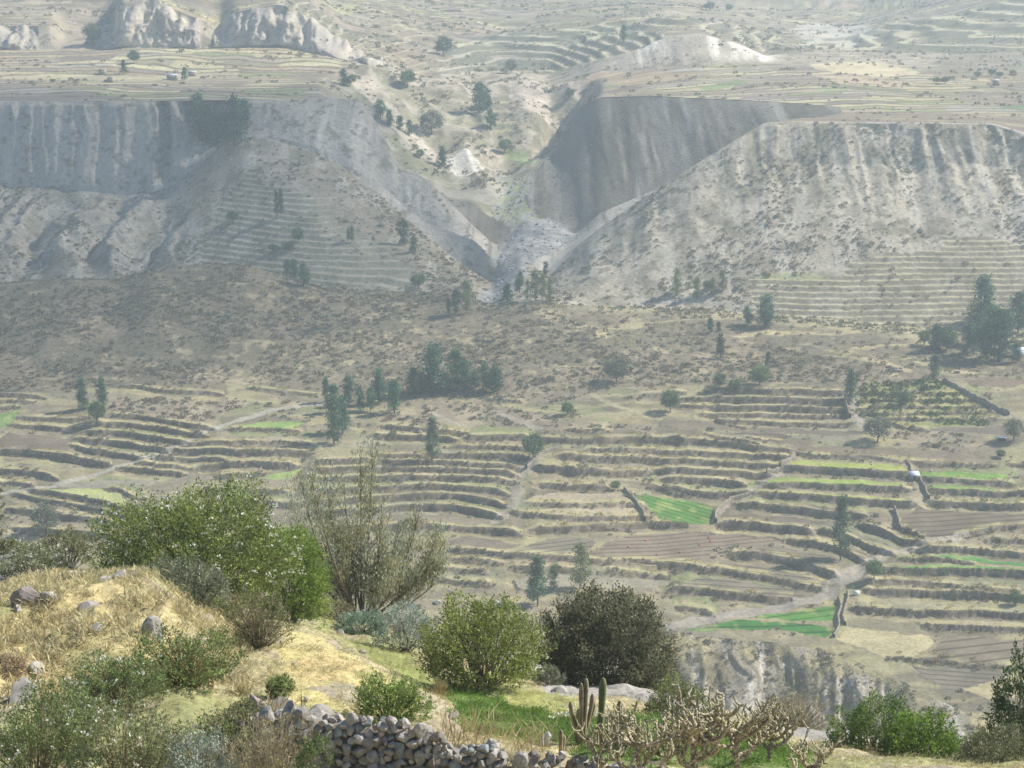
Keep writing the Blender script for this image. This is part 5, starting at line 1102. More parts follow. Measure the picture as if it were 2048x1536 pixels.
shrub('flowering_shrub', 232, 35.2, 1308, 200, [(.12, .17, .055), (.16, .19, .07)], 'white flowered shrub left of the shrub with golden stems', seed=17, shoots=420, per=18, leaf=.06, stems=90, flowers=34, fsize=.07, up=.8, stemc=(.27, .22, .12))
shrub('flowering_shrub', 70, 31.2, 1392, 260, [(.13, .17, .055), (.17, .19, .08), (.11, .15, .05)], 'white flowered weedy shrub in the bottom corner of the slope', seed=18, shoots=560, per=18, leaf=.06, stems=90, flowers=60, fsize=.075, up=.8, stemc=(.28, .22, .13))
shrub('flowering_shrub', 245, 30.4, 1425, 240, [(.14, .17, .07), (.18, .19, .09)], 'lowest white flowered shrub in front of the golden stemmed one', seed=19, shoots=480, per=18, leaf=.055, stems=90, flowers=44, fsize=.075, up=.8, stemc=(.29, .24, .15))
shrub('sage_shrub', 395, 30.0, 1470, 170, SAGE, 'low silvery sage shrub at the very bottom', seed=20, shoots=300, per=20, leaf=.055, stems=50)
shrub('leafy_shrub', 455, 33.2, 1425, 150, [(.15, .19, .06), (.13, .16, .06), (.25, .22, .12)], 'leafy green shrub among dry stalks below the golden stemmed one', seed=21, shoots=260, per=16, leaf=.055, stems=70, up=.9, stemc=(.31, .25, .16))
shrub('dry_shrub', 555, 30.6, 1432, 150, DRY + [(.24, .24, .14)], 'dry straw coloured shrub left of the stone wall', seed=22, shoots=300, per=14, leaf=.07, wid=.14, stems=120, up=1.3, hollow=.1, stemc=(.33, .27, .17))
shrub('leafy_shrub', 625, 30.0, 1468, 90, [(.12, .17, .06), (.15, .20, .07)], 'small leafy green shrub in front of the stone wall', seed=23, shoots=170, per=18, leaf=.055, stems=40)
shrub('flowering_shrub', 62, 55, 1092, 150, [(.20, .22, .12), (.24, .25, .15), (.17, .19, .09)], 'pale white flowered shrub on the grey rock at the road edge', seed=24, shoots=380, per=18, leaf=.075, stems=60, flowers=60, fsize=.10)
shrub('olive_shrub', 135, 63, 1062, 130, OLV, 'loose olive shrub behind the grey rock', seed=25, shoots=320, per=18, leaf=.08, stems=60)
shrub('olive_shrub', 15, 62, 1080, 90, OLV, 'low olive shrub at the edge beside the grey rock', seed=26, shoots=220, per=18, leaf=.08, stems=40)
shrub('dark_bush', -22, 74, 985, 90, DRK, 'dark leafy bush cut by the photo edge above the knoll', seed=27, shoots=300, per=20, leaf=.10, stems=30)
shrub('wall_bush', 778, 35.0, 1358, 158, [(.15, .215, .045), (.18, .24, .055), (.13, .18, .045)], 'bright green leafy bush growing right behind the stone wall', seed=28, shoots=330, per=18, leaf=.075, wid=.30, stems=60, up=.8, spray=.4)
shrub('yellow_green_bush', 968, 48.5, 1212, 255, [(.17, .20, .045), (.20, .235, .055), (.14, .165, .045)], 'yellow green bush left of the big dark bush', seed=29, shoots=1050, per=20, leaf=.085, stems=80, up=.75, spray=.38)
shrub('lupin_bush', 812, 57, 1212, 120, SAGE + [(.25, .30, .27)], 'pale silvery blue bush behind the yellow green bush', seed=30, shoots=340, per=20, leaf=.07, stems=40, up=.8)
shrub('lupin_bush', 725, 60, 1222, 110, [(.17, .23, .16), (.21, .27, .19)], 'blue green leafy bush under the silvery wispy tree', seed=31, shoots=300, per=20, leaf=.075, stems=40, up=.6)
shrub('dark_bush', 1203, 55.8, 1190, 285, [(.095, .105, .06), (.115, .12, .065), (.08, .085, .05)], 'big rounded dark grey green bush in front of the fields', seed=32, shoots=2300, per=24, leaf=.095, wid=.42, stems=40, tipc=(.23, .22, .125), up=.6, skirt=.04)
shrub('dry_bush', 1588, 53.2, 1388, 155, [(.22, .18, .10), (.26, .21, .12), (.19, .165, .09)], 'brown dry twiggy bush beyond the dirt road', seed=33, shoots=420, per=16, leaf=.075, wid=.13, stems=140, up=.9, stemc=(.25, .20, .13))
shrub('green_shrub', 1352, 46.2, 1358, 135, OLV + [(.16, .21, .05)], 'yellowish green shrub behind the branching cactus', seed=34, shoots=300, per=18, leaf=.07, stems=50)
shrub('green_bush', 1745, 43.5, 1404, 195, [(.10, .155, .035), (.13, .18, .045), (.085, .13, .03)], 'glossy green rounded bush left of its twin by the road end', seed=35, shoots=620, per=22, leaf=.075, stems=50, up=.55, skirt=.03, zoff=-.5)
shrub('green_bush', 1850, 42.5, 1432, 185, [(.13, .21, .03), (.16, .235, .04), (.11, .17, .03)], 'brighter glossy green bush, right one of the pair', seed=36, shoots=560, per=22, leaf=.075, stems=50, skirt=.03, zoff=-.5)
shrub('olive_bush', 1985, 38.5, 1462, 170, [(.13, .14, .07), (.16, .165, .085)], 'dusty olive bush below the dark tree at the edge', seed=37, shoots=420, per=20, leaf=.06, stems=60, zoff=-.4)
shrub('dark_bush', 2052, 41.5, 1318, 150, [(.055, .085, .035), (.075, .105, .04)], 'dark green leafy tree top cut by the photo edge', seed=38, shoots=420, per=22, leaf=.085, stems=40, zoff=-.6, skirt=.28)
shrub('dry_twigs', 880, 43.8, 1352, 50, DRY, 'small dry twig bush on the edge of the grass slope', seed=39, shoots=60, per=8, leaf=.05, wid=.12, stems=70, up=1.2, stemc=(.36, .29, .19))
shrub('dry_shrub', 1290, 55.5, 1345, 90, [(.27, .24, .16), (.31, .27, .18)], 'grey dry shrub at the right foot of the dark bush', seed=40, shoots=240, per=14, leaf=.06, wid=.2, stems=90, stemc=(.30, .26, .19))
shrub('dry_shrub', 1225, 54.5, 1368, 50, [(.30, .28, .20), (.26, .25, .17)], 'little grey shrub at the road behind the tall cactus', seed=41, shoots=120, per=14, leaf=.05, stems=50)
shrub('leafy_shrub', 560, 36.4, 1352, 60, [(.15, .19, .06), (.18, .21, .08)], 'small leafy shrub on boulders where the wall begins', seed=42, shoots=150, per=16, leaf=.055, stems=40, up=.8)
shrub('grey_shrub', 1100, 53, 1330, 60, GYG, 'grey shrub tucked between yellow green and dark bushes', seed=43, shoots=150, per=18, leaf=.06, stems=30)
shrub('dry_shrub', 610, 62, 1190, 80, OLV + DRY, 'thin olive shrub under the lime green bush', seed=44, shoots=180, per=16, leaf=.07, stems=60)
shrub('dry_shrub', 670, 64, 1196, 90, [(.22, .21, .12), (.19, .18, .10)], 'leafless looking shrub at the foot of the wispy tree', seed=45, shoots=200, per=14, leaf=.07, stems=80)

shrub('olive_shrub', 498, 33.9, 1398, 120, OLV + [(.24, .23, .13)], 'sparse olive shrub between the golden stemmed one and the wall', seed=46, shoots=240, per=15, leaf=.055, stems=80, up=.9, stemc=(.30, .25, .16))
shrub('leafy_shrub', 330, 31.6, 1440, 190, [(.15, .18, .06), (.18, .20, .09), (.25, .23, .13)], 'low leafy shrub among dead stalks near the bottom edge', seed=47, shoots=360, per=16, leaf=.055, stems=100, up=.9, stemc=(.32, .27, .18))
shrub('flowering_shrub', 140, 33.2, 1378, 170, [(.14, .18, .06), (.18, .20, .08)], 'white flowered shrub at the foot of the knoll slabs', seed=48, shoots=380, per=16, leaf=.06, stems=80, flowers=34, fsize=.075, up=.8, stemc=(.28, .23, .14))
shrub('dry_shrub', 500, 30.2, 1462, 150, DRY + [(.22, .22, .12)], 'grey straw coloured weeds at the bottom edge left of the wall', seed=49, shoots=320, per=14, leaf=.065, wid=.16, stems=110, up=1.2, hollow=.1, stemc=(.35, .30, .21))
shrub('dry_twigs', 20, 36.5, 1325, 80, [(.30, .20, .13), (.24, .19, .11)], 'reddish dry shrub at the edge above the grey slab', seed=50, shoots=150, per=12, leaf=.05, stems=70, up=.9, stemc=(.30, .22, .15))

# ------------------------------------------------------------------ silvery wispy tree
def wispy_tree():
    rg = np.random.default_rng(77); y = 68.0; x = ray(722, 1200)[0] * y; z0 = ground_z(x, y) - .15
    e = tag(empty('wispy_tree', (x, y, z0)), 'tall silvery wispy tree with upswept thin branches and pale tips', 'tree', kind='thing')
    m = px_m(y); wood = []; LP, LDr, LC = [], [], []; TIP = []
    limbs = [(-130, 190, .9), (-95, 290, 1), (-60, 340, 1), (-25, 300, 1), (5, 350, 1), (25, 372, 1), (45, 250, .9), (-80, 240, .9), (75, 200, .9), (120, 235, 1), (150, 170, .9), (175, 190, .95), (90, 150, .8), (-40, 200, .8), (40, 180, .8), (145, 110, .8), (-110, 120, .7), (-150, 250, .9), (-105, 335, .9), (-75, 372, .9), (0, 240, .9), (60, 130, .7), (175, 120, .8)]
    for (du, dv, s_) in limbs:
        tipp = np.array([du * m, rg.normal() * 1.3, dv * m]); b0 = np.array([rg.normal() * .12 + du * m * .05, rg.normal() * .12, 0])
        mid = b0 + (tipp - b0) * .5 + np.array([du * m * .22, 0, -.12 * dv * m])
        q = np.linspace(0, 1, 12)[:, None]; pts = b0 * (1 - q) ** 2 + 2 * mid * q * (1 - q) + tipp * q ** 2
        wood.append(tube(pts, np.linspace(.060, .008, 12) * s_, 5))
        for k in range(20):
            a_ = rg.uniform(.22, .98); p0 = np.array([np.interp(a_, q[:, 0], pts[:, j]) for j in range(3)])
            L = rg.uniform(.5, 1.5) * (1.15 - a_ * .55)
            dr = np.array([rg.normal() * .45 + np.sign(du) * .22, rg.normal() * .5, 1.0]); dr /= np.linalg.norm(dr)
            q2 = np.linspace(0, 1, 4)[:, None]; tw = p0 + dr * q2 * L + np.array([0, 0, .25]) * q2 ** 2 * L * .4 + rg.normal(size=3) * q2 * .1
            wood.append(tube(tw, np.linspace(.014, .004, 4), 3))
            n = int(70 * L); t_ = rg.uniform(.15, 1, n)[:, None]
            P = p0 + dr * t_ * L + np.array([0, 0, .1]) * t_ ** 2 * L + rg.normal(size=(n, 3)) * .13
            LP.append(P); LDr.append(np.array([[0, 0, .9]]) + dr * .5 + rg.normal(size=(n, 3)) * .55)
            LC.append(np.array([(.38, .37, .20), (.42, .43, .29), (.33, .32, .17), (.44, .48, .36)])[rg.integers(4)] * rg.uniform(.75, 1.25, (n, 1)))
            if rg.random() < .55: TIP.append(tw[-1])
    V, F = merge(wood); o = link('branches', mesh_mixed('branches', V, F, M_barkn, True), e); o['kind'] = 'stuff'
    P = np.vstack(LP); V, F = leaf_quads(P, np.vstack(LDr), rg.uniform(.09, .20, len(P)), .26, rg)
    link('foliage', mesh_np('foliage', V, F, M_leafn, np.repeat(np.vstack(LC), 4, 0), cname='leaf'), e)
    T = np.repeat(np.array(TIP), 5, 0) + rg.normal(size=(len(TIP) * 5, 3)) * np.array([.05, .05, .14])
    V, F = leaf_quads(T, np.array([[0, 0, 1.0]]) + rg.normal(size=T.shape) * .4, .10, .4, rg)
    o = link('pale_tips', mesh_np('pale_tips', V, F, mat_plain('pale_buds', (.55, .60, .52), .1, 5, trans=.2)), e); o['kind'] = 'stuff'
wispy_tree()

# ------------------------------------------------------------------ cacti
M_chol = mat_plain('cholla_skin', (1, 1, 1), .35, 26, bump=.8, attr='leaf')
def curve_pts(p0, d0, L, n, curl, rg):
    pts = [np.array(p0, float)]; d = np.array(d0, float); d /= np.linalg.norm(d)
    for i in range(n):
        pts.append(pts[-1] + d * L / n)
        d = d + np.array([0, 0, curl]) / n + rg.normal(size=3) * .16; d /= np.linalg.norm(d)
    return np.array(pts), d
def knobby(pts, R, n, rg, pale):
    """stem with tubercles: rings swell and pinch, pale spines at the swellings"""
    k = len(pts) * 3; q = np.linspace(0, len(pts) - 1, k)
    P = np.stack([np.interp(q, np.arange(len(pts)), pts[:, j]) for j in range(3)], 1); r = np.interp(q, np.arange(len(pts)), R)
    V, F = tube(P, r, n)
    j = np.arange(k * n).reshape(k, n)
    bump_ = 1 + .22 * (((np.arange(k)[:, None] + np.arange(n)[None, :]) % 2) * 2 - 1)
    Vr = V[:-1].reshape(k, n, 3); ctr = P[:, None, :]
    V[:-1] = (ctr + (Vr - ctr) * bump_[..., None]).reshape(-1, 3)
    return V, F, np.append((bump_ > 1).ravel(), True)
def cholla(u, y, vtop, wpx, seed, label, arms=7, lean=0.0, base_drop=.25, girth=1.0):
    rg = np.random.default_rng(seed); x = ray(u, 1500)[0] * y; z0 = ground_z(x, y) - base_drop
    H = ray(u, vtop)[1] * y - z0; W = wpx * px_m(y) * .5
    e = tag(empty('branching_cactus', (x, y, z0)), label, 'cactus', 'branching cacti behind the stone wall', 'thing')
    old = np.array((.30, .235, .155)); yng = np.array((.29, .28, .13)); spine = np.array((.74, .66, .50))
    def emit(name, pieces):
        V, F = merge([(p[0], p[1]) for p in pieces]); sp = np.concatenate([p[2] for p in pieces]); yg = np.concatenate([np.full(len(p[0]), p[3]) for p in pieces])
        c = old[None] * (1 - yg[:, None]) + yng[None] * yg[:, None]
        m = sp & (rg.random(len(sp)) < .5 + .35 * yg); c[m] = spine * rg.uniform(.7, 1.15, (m.sum(), 1))
        link(name, mesh_mixed(name, V, F, M_chol, True, c, 'leaf'), e)
    trunk, d = curve_pts((0, 0, 0), (lean, 0, 1), H * .62, 7, .25, rg); R0 = .058 * girth
    V, F, s_ = knobby(trunk, np.linspace(R0, R0 * .62, len(trunk)), 7, rg, 0); emit('trunk', [(V, F, s_, 0.0)])
    for k in range(arms):
        a_ = rg.uniform(.35, 1.0) if k < arms - 2 else 1.0
        p0 = np.array([np.interp(a_ * 7, np.arange(8), trunk[:, j]) for j in range(3)])
        th = k * 2.4 + rg.uniform(-.5, .5); out = np.array([np.cos(th), np.sin(th) * .8, .12 + .25 * rg.random()])
        L = W * rg.uniform(.65, 1.1); pieces = []
        arm, d = curve_pts(p0, out, L, 6, 1.3, rg)
        topz = H * rg.uniform(.72, 1.0)
        arm[:, 2] = np.minimum(arm[:, 2], topz)
        V, F, s_ = knobby(arm, np.linspace(R0 * .66, R0 * .46, len(arm)), 6, rg, 0); pieces.append((V, F, s_, .12))
        for b in range(rg.integers(4, 7)):
            bq = rg.uniform(.35, 1); q0 = np.array([np.interp(bq * 6, np.arange(7), arm[:, j]) for j in range(3)])
            dd = np.array([rg.normal() * .75, rg.normal() * .6, rg.uniform(.1, 1.0)]); ln = rg.uniform(.22, .5) * min(1, H / 1.5)
            br, d2 = curve_pts(q0, dd, ln, 4, 1.4, rg); V, F, s_ = knobby(br, np.linspace(R0 * .45, R0 * .34, len(br)), 5, rg, 0); pieces.append((V, F, s_, .45))
            for c in range(rg.integers(1, 4)):
                q1 = br[-1 - rg.integers(0, 2)]; dd = np.array([rg.normal() * .8, rg.normal() * .8, rg.uniform(.0, 1.0)])
                tw, _ = curve_pts(q1, dd, rg.uniform(.09, .22), 3, 1.0, rg); V, F, s_ = knobby(tw, np.linspace(R0 * .34, R0 * .22, len(tw)), 5, rg, 0); pieces.append((V, F, s_, .9))
        emit('arm', pieces)
cholla(1280, 31.8, 1418, 170, 51, 'pale spined branching cactus with bare trunk behind the wall end', 7)
cholla(1395, 32.4, 1388, 190, 52, 'tallest branching cactus with thick forked trunk', 9, girth=1.25)
cholla(1475, 32.8, 1395, 190, 54, 'wide branching cactus right of the tallest one', 9, girth=1.1)
cholla(1330, 34.6, 1402, 130, 55, 'branching cactus half hidden behind the tallest one', 7)
cholla(1540, 33.8, 1425, 150, 56, 'spiny branching cactus in front of the dirt road', 8)
cholla(1602, 30.2, 1462, 100, 57, 'short upright branching cactus at the right end of the clump', 6)
cholla(1205, 32.4, 1440, 90, 60, 'thin brownish branching cactus under the green column', 5, girth=.8)
cholla(1240, 33.6, 1415, 110, 61, 'grey branching cactus beside the tan column', 6, girth=.9)
M_col = mat_plain('column_cactus_skin', (1, 1, 1), .2, 10, bump=.3, attr='leaf')
def column_part(e, p0, p1, r, green, seed, bend=.1):
    rg = np.random.default_rng(seed); n = 16; k = 16
    p0 = np.array(p0, float); p1 = np.array(p1, float); q = np.linspace(0, 1, k)[:, None]
    mid = (p0 + p1) / 2 + np.array([(p1[0] - p0[0]) * bend * 3, 0, -abs(p1[0] - p0[0]) * .35])
    P = p0 * (1 - q) ** 2 + 2 * mid * q * (1 - q) + p1 * q ** 2
    R = r * np.where(q[:, 0] > .86, np.sqrt(np.maximum(1 - ((q[:, 0] - .86) / .16) ** 2, .02)), .9 + .1 * np.sin(q[:, 0] * 9))
    V, F = tube(P, R, n); rib = np.where(np.arange(n) % 2 == 0, 1.12, .74)
    Vr = V[:-1].reshape(k, n, 3); V[:-1] = (P[:, None] + (Vr - P[:, None]) * rib[None, :, None]).reshape(-1, 3)
    body = np.array((.085, .14, .06)) if green else np.array((.20, .17, .105)); crest = np.array((.30, .28, .15)) if green else np.array((.44, .37, .24))
    c = np.where((np.arange(n) % 2 == 0)[None, :, None], crest * rg.uniform(.6, 1.1, (k, n, 1)), body * rg.uniform(.8, 1.15, (k, n, 1))).reshape(-1, 3)
    c = np.vstack([c, crest])
    link('column', mesh_mixed('column', V, F, M_col, True, c, 'leaf'), e)
def column_cactus(u, y, cols, label, green=False, seed=1):
    x = ray(u, 1450)[0] * y; z0 = ground_z(x, y) - .1; m = px_m(y)
    e = tag(empty('column_cactus', (x, y, z0)), label, 'cactus', None, 'thing')
    for i, (du0, dv0, du1, vtop, wpx) in enumerate(cols):
        zt = ray(u + du1, vtop)[1] * y - z0
        column_part(e, ((du0) * m, i * .03 - .05, max(dv0 * m, 0)), (du1 * m, i * .05 - .05, zt), wpx * m * .5, green, seed + i)
column_cactus(1164, 35.0, [(0, 0, -2, 1366, 10), (2, 0, 8, 1358, 10), (-2, 10, -6, 1420, 12), (0, 20, -24, 1408, 9), (4, 30, 22, 1394, 9), (6, 40, 26, 1412, 8), (-4, 0, -14, 1455, 10), (0, 10, 4, 1430, 10)], 'cluster of tan ribbed column cacti with several upright arms', seed=63)
column_cactus(1197, 36.0, [(0, 0, 8, 1355, 15)], 'single dark green ribbed column cactus with rounded tip', True, 75)
column_cactus(1230, 34.4, [(0, 0, 10, 1400, 15), (2, 30, 18, 1414, 8)], 'stout tan ribbed column leaning right beside the green one', seed=77)
column_cactus(1122, 33.6, [(0, 0, 0, 1458, 9), (3, 0, 6, 1470, 8)], 'short brown column cactus by the plastic bag', seed=81)
column_cactus(1213, 34.8, [(0, 0, 3, 1428, 9), (-8, 0, -10, 1448, 8), (-16, 0, -20, 1462, 8)], 'thin shaded column cacti behind the tan column', seed=85)
# ------------------------------------------------------------------ small agaves
def agave(u, y, vtop, wpx, label, seed):
    rg = np.random.default_rng(seed); x = ray(u, 1450)[0] * y; z0 = ground_z(x, y); H = max(ray(u, vtop)[1] * y - z0, .25); W = wpx * px_m(y) * .5
    e = tag(empty('agave', (x, y, z0)), label, 'plant', None, 'thing')
    for k in range(14):
        th = k * 2.4; el_ = .35 + .75 * (k / 14); d = np.array([np.cos(th) * math.cos(el_), np.sin(th) * math.cos(el_), math.sin(el_)])
        s = np.array([-np.sin(th), np.cos(th), 0]) * W * .16; L = (W * (1 - k / 14) + H * k / 14) * 1.05
        q = np.linspace(0, 1, 5)[:, None]; cen = d * q * L - np.array([0, 0, 1]) * (q ** 2) * L * .12; w = np.array([.8, 1, .8, .45, .03])[:, None]
        nrm = np.cross(d, s); nrm /= np.linalg.norm(nrm)
        V = np.vstack([cen + s * w, cen - s * w, cen - nrm * .03 * w]); F = []
        for i in range(4): F += [(i, i + 1, 10 + i + 1, 10 + i), (10 + i, 10 + i + 1, 5 + i + 1, 5 + i), (5 + i, 5 + i + 1, i + 1, i)]
        link('leaf', mesh_np('leaf', V, np.array(F), mat_plain('agave_skin', (.20, .27, .25), .15, 8)), e)
agave(338, 33.0, 1440, 46, 'blue grey agave under the golden stemmed shrub', 91)
agave(446, 32.4, 1436, 44, 'blue grey agave left of the dry straw shrub', 92)

# ------------------------------------------------------------------ dry stone wall, every stone a part
M_st = mat_plain('wall_stone', (.34, .32, .285), .30, 9, bump=.5, obj_rand=.32)
M_st2 = mat_plain('wall_stone_reddish', (.325, .28, .245), .30, 9, bump=.5, obj_rand=.28)
M_st3 = mat_plain('wall_stone_bluish', (.26, .285, .275), .28, 9, bump=.5, obj_rand=.28)
SM = [stone_mesh('stone', 900 + i, 2, .12, 1.0, (M_st, M_st, M_st2, M_st, M_st3, M_st, M_st)[i % 7]) for i in range(18)]
for me in SM:
    for p in me.polygons: p.use_smooth = False
top_u = [430, 500, 530, 600, 660, 690, 720, 800, 860, 880, 940, 985, 1010, 1100, 1170, 1230, 1290, 1360]
top_v = [1475, 1432, 1412, 1404, 1424, 1420, 1432, 1432, 1446, 1470, 1490, 1472, 1500, 1502, 1502, 1520, 1532, 1545]
YW = lambda u: np.interp(u, [430, 600, 1000, 1400], [33.0, 32.9, 32.5, 32.2])
wx0 = ray(800, 1480)[0] * 32.7
wall = tag(empty('stone_wall', (wx0, 32.7, ground_z(wx0, 32.7))), 'tumbled dry stone wall of rounded grey and reddish fieldstones', 'wall', kind='thing')
WO = np.array(wall.location)
r_ = random.Random(5); nst = 0
placed = []
for layer in range(2):
    v = 1566.0
    while v > 1400:
        u = 470.0 + r_.uniform(0, 20)
        while u < 1350:
            sz = r_.choice([17, 22, 28, 34, 44, 60]) * r_.uniform(.85, 1.15)
            if u < 640: sz *= 1.35
            tv = float(np.interp(u, top_u, top_v))
            if v - sz * .42 > tv and (layer == 0 or v - sz * .42 < tv + 26):
                if all((u - a) ** 2 + (v - b) ** 2 > ((sz + c) * .33) ** 2 for a, b, c, l in placed[-220:] if l == layer):
                    y = float(YW(u)) + (1566 - v) * .0022 + layer * .34 + r_.uniform(-.03, .03)
                    t, k = ray(u, v); s = sz * px_m(y) * 1.34
                    o = bpy.data.objects.new('stone', SM[r_.randrange(18)])
                    o.location = (t * y - WO[0], y - WO[1], k * y - WO[2]); o.rotation_euler = (r_.uniform(0, 6.3), r_.uniform(0, 6.3), r_.uniform(0, 6.3))
                    o.scale = (s * r_.uniform(.95, 1.25), s * r_.uniform(.9, 1.1), s * r_.uniform(.8, 1.0)); o.parent = wall; COL.objects.link(o)
                    placed.append((u, v, sz, layer)); nst += 1
            u += 6 * r_.uniform(.7, 1.3)
        v -= 7
# earth and rubble core
us = np.linspace(470, 1340, 60); V = []; F = []
for u in us:
    tv = float(np.interp(u, top_u, top_v)) + 40; y = float(YW(u)) + .12
    for (vv, dy) in ((1600, .0), (tv, .12), (tv + 2, .5), (1560, .8)):
        t, k = ray(u, vv); V.append((t * y - WO[0], y + dy - WO[1], k * y - WO[2]))
for i in range(len(us) - 1):
    for j in range(3): F.append((i * 4 + j, i * 4 + j + 1, (i + 1) * 4 + j + 1, (i + 1) * 4 + j))
link('core', mesh_np('core', np.array(V), np.array(F), mat_plain('wall_earth', (.24, .205, .16), .3, 8)), wall)

# ------------------------------------------------------------------ boulders
M_bo = mat_plain('boulder', (.36, .335, .295), .32, 3.5, bump=.6); M_bo2 = mat_plain('boulder_reddish', (.33, .28, .245), .32, 3.5, bump=.6)
def boulder(u, v, w, h, label, seed, red=False, ymin=33, sink=.52):
    x, y, z = on_ground(u, v, ymin, 70); m = px_m(y)
    me = stone_mesh('boulder', seed, 3, .05, 1.0, M_bo2 if red else M_bo)
    rg = np.random.default_rng(seed)
    o = link('boulder', me, None, (x, y, z + h * m * (.5 - sink)), (0, 0, rg.uniform(0, 6.28)), (w * m * 1.3, w * m * 1.1, h * m * 1.9))
    tag(o, label, 'boulder', None, 'thing')
boulder(62, 1200, 70, 38, 'dark angular boulder sitting on top of the dry knoll', 301, True)
boulder(100, 1196, 40, 22, 'flat stone touching the dark angular boulder', 302)
boulder(305, 1275, 44, 56, 'upright grey boulder on the side of the dry knoll', 303)
boulder(100, 1300, 42, 18, 'flat grey stone in the dry grass of the knoll', 304)
boulder(45, 1400, 84, 60, 'large grey slab at the foot of the knoll', 305)
boulder(85, 1420, 36, 40, 'narrow slab beside the large grey slab', 306)
boulder(208, 1162, 32, 20, 'pale stone on the knoll crest, nearest the road', 307)
boulder(240, 1152, 30, 18, 'pale stone on the very crest of the knoll', 308)
boulder(36, 1222, 22, 16, 'small stone below the dark angular boulder', 309)
boulder(180, 1215, 40, 14, 'flat slab half sunk in the knoll top', 310)
boulder(565, 1424, 46, 40, 'rounded grey boulder where the wall begins', 311)
boulder(632, 1440, 64, 46, 'long grey boulder lying behind the wall start', 312)
boulder(510, 1420, 46, 46, 'reddish boulder at the wall start under shrubs', 313, True)
boulder(905, 1440, 22, 22, 'pale stone on the earth bank above the green grass', 314, sink=.2)
boulder(612, 1401, 13, 8, 'little dark stone on the pale grass slope', 315, sink=.2)
boulder(588, 1332, 9, 8, 'little white stone on the pale grass slope', 316, sink=.1)
boulder(680, 1268, 16, 9, 'grey stone on the upper rim of the grass slope', 317, sink=.2)
boulder(725, 1306, 12, 8, 'small grey stone under the silvery bush', 318, sink=.2)
boulder(1120, 1385, 40, 14, 'flat pale stone at the road edge under the dark bush', 319, ymin=45)
boulder(25, 1150, 90, 44, 'broad pale grey rock at the road edge under the flowers', 320, ymin=48)
boulder(140, 1158, 60, 22, 'flat pale rock beside the broad grey rock', 321, ymin=48)
boulder(70, 1345, 40, 26, 'weathered stone in the dry grass of the knoll', 322)
boulder(190, 1262, 34, 20, 'grey stone breaking out of the knoll grass', 323)
# ------------------------------------------------------------------ grass of the near slope
def grass_tuft(name, seed, n, cols, h, spread, wid=.045, lean=.5):
    rg = np.random.default_rng(seed); P = np.c_[rg.normal(size=(n, 2)) * spread, np.zeros(n)]
    D = np.c_[rg.normal(size=(n, 2)) * lean, np.ones(n)]
    V, F = leaf_quads(P, D, rg.uniform(.5, 1.2, n) * h, wid, rg, droop=.15)
    c = np.repeat(np.array(cols)[rg.integers(len(cols), size=n)] * rg.uniform(.75, 1.2, (n, 1)), 4, 0)
    return mesh_np(name, V, F, M_straw, c, cname='leaf')
gt_straw = grass_tuft('straw_tuft', 1, 40, [(.58, .51, .29), (.52, .44, .24), (.62, .56, .34)], .20, .11, .10, .8)
gt_short = grass_tuft('short_tuft', 2, 22, [(.48, .45, .22), (.38, .39, .16), (.56, .51, .29)], .12, .10, .10, .9)
gt_green = grass_tuft('green_tuft', 3, 26, [(.12, .22, .04), (.16, .27, .05), (.20, .27, .07)], .15, .10, .09, .8)
GR_ = C[..., 1] > C[..., 0] * 1.25; STR = (C[..., 0] > .38) & ~GR_ & (PKIND == 0)
nearv = np.zeros((NR, NT)); nearv[rs('a2b', 'a6')] = 1; nearv *= inview
kn = nearv * (UC < 470)[None, :]
P = sample('a2b', 'a6', 14, STR * kn * (.2 + clump(620, 1.3, .38, .56))); scatter('dry_grass', gt_straw, P, rng.uniform(.6, 1.7, len(P)), 'long golden dry grass on the knoll')
P = sample('a2b', 'a6', 3, STR * nearv * (UC > 430)[None, :] * clump(621, 1.4, .46, .6)); scatter('dry_grass', gt_straw, P, rng.uniform(.4, 1.0, len(P)), 'patches of golden dry grass on the slope')
P = sample('a2b', 'a6', 12, nearv * (PKIND == 0) * (~GR_) * (.25 + clump(622, 1.2, .4, .6))); scatter('short_grass', gt_short, P, rng.uniform(.5, 1.2, len(P)), 'short pale grass on the near slope')
P = sample('a2b', 'a6', 26, nearv * GR_); scatter('green_grass', gt_green, P, rng.uniform(.5, 1.3, len(P)), 'lush green grass behind the stone wall')
fl_pts = np.array([on_ground(1170 + rng.normal() * 26, 1425 + rng.normal() * 12, 34, 60) for _ in range(60)])
rgf = np.random.default_rng(3); V, F = leaf_quads(rgf.normal(size=(6, 3)) * .02 + np.array([0, 0, .12]), rgf.normal(size=(6, 3)) + np.array([0, 0, .4]), .06, .9, rgf)
scatter('white_flowers', mesh_np('white_flower', V, F, mat_plain('white_petals', (.78, .77, .68), .1, 6, trans=.25)), fl_pts, rng.uniform(.6, 1.3, len(fl_pts)), 'little white flowers in the green grass')
stalk = grass_tuft('dry_stalk', 8, 9, [(.52, .42, .22), (.46, .36, .20)], .75, .10, .022, .45)
sp_ = np.array([on_ground(rng.uniform(880, 1120), rng.uniform(1470, 1520), 33, 40) for _ in range(60)] + [on_ground(rng.uniform(500, 640), rng.uniform(1440, 1530), 29, 36) for _ in range(60)])
scatter('dry_stalks', stalk, sp_, rng.uniform(.5, 1.2, len(sp_)), 'thin dry stalks along the stone wall')

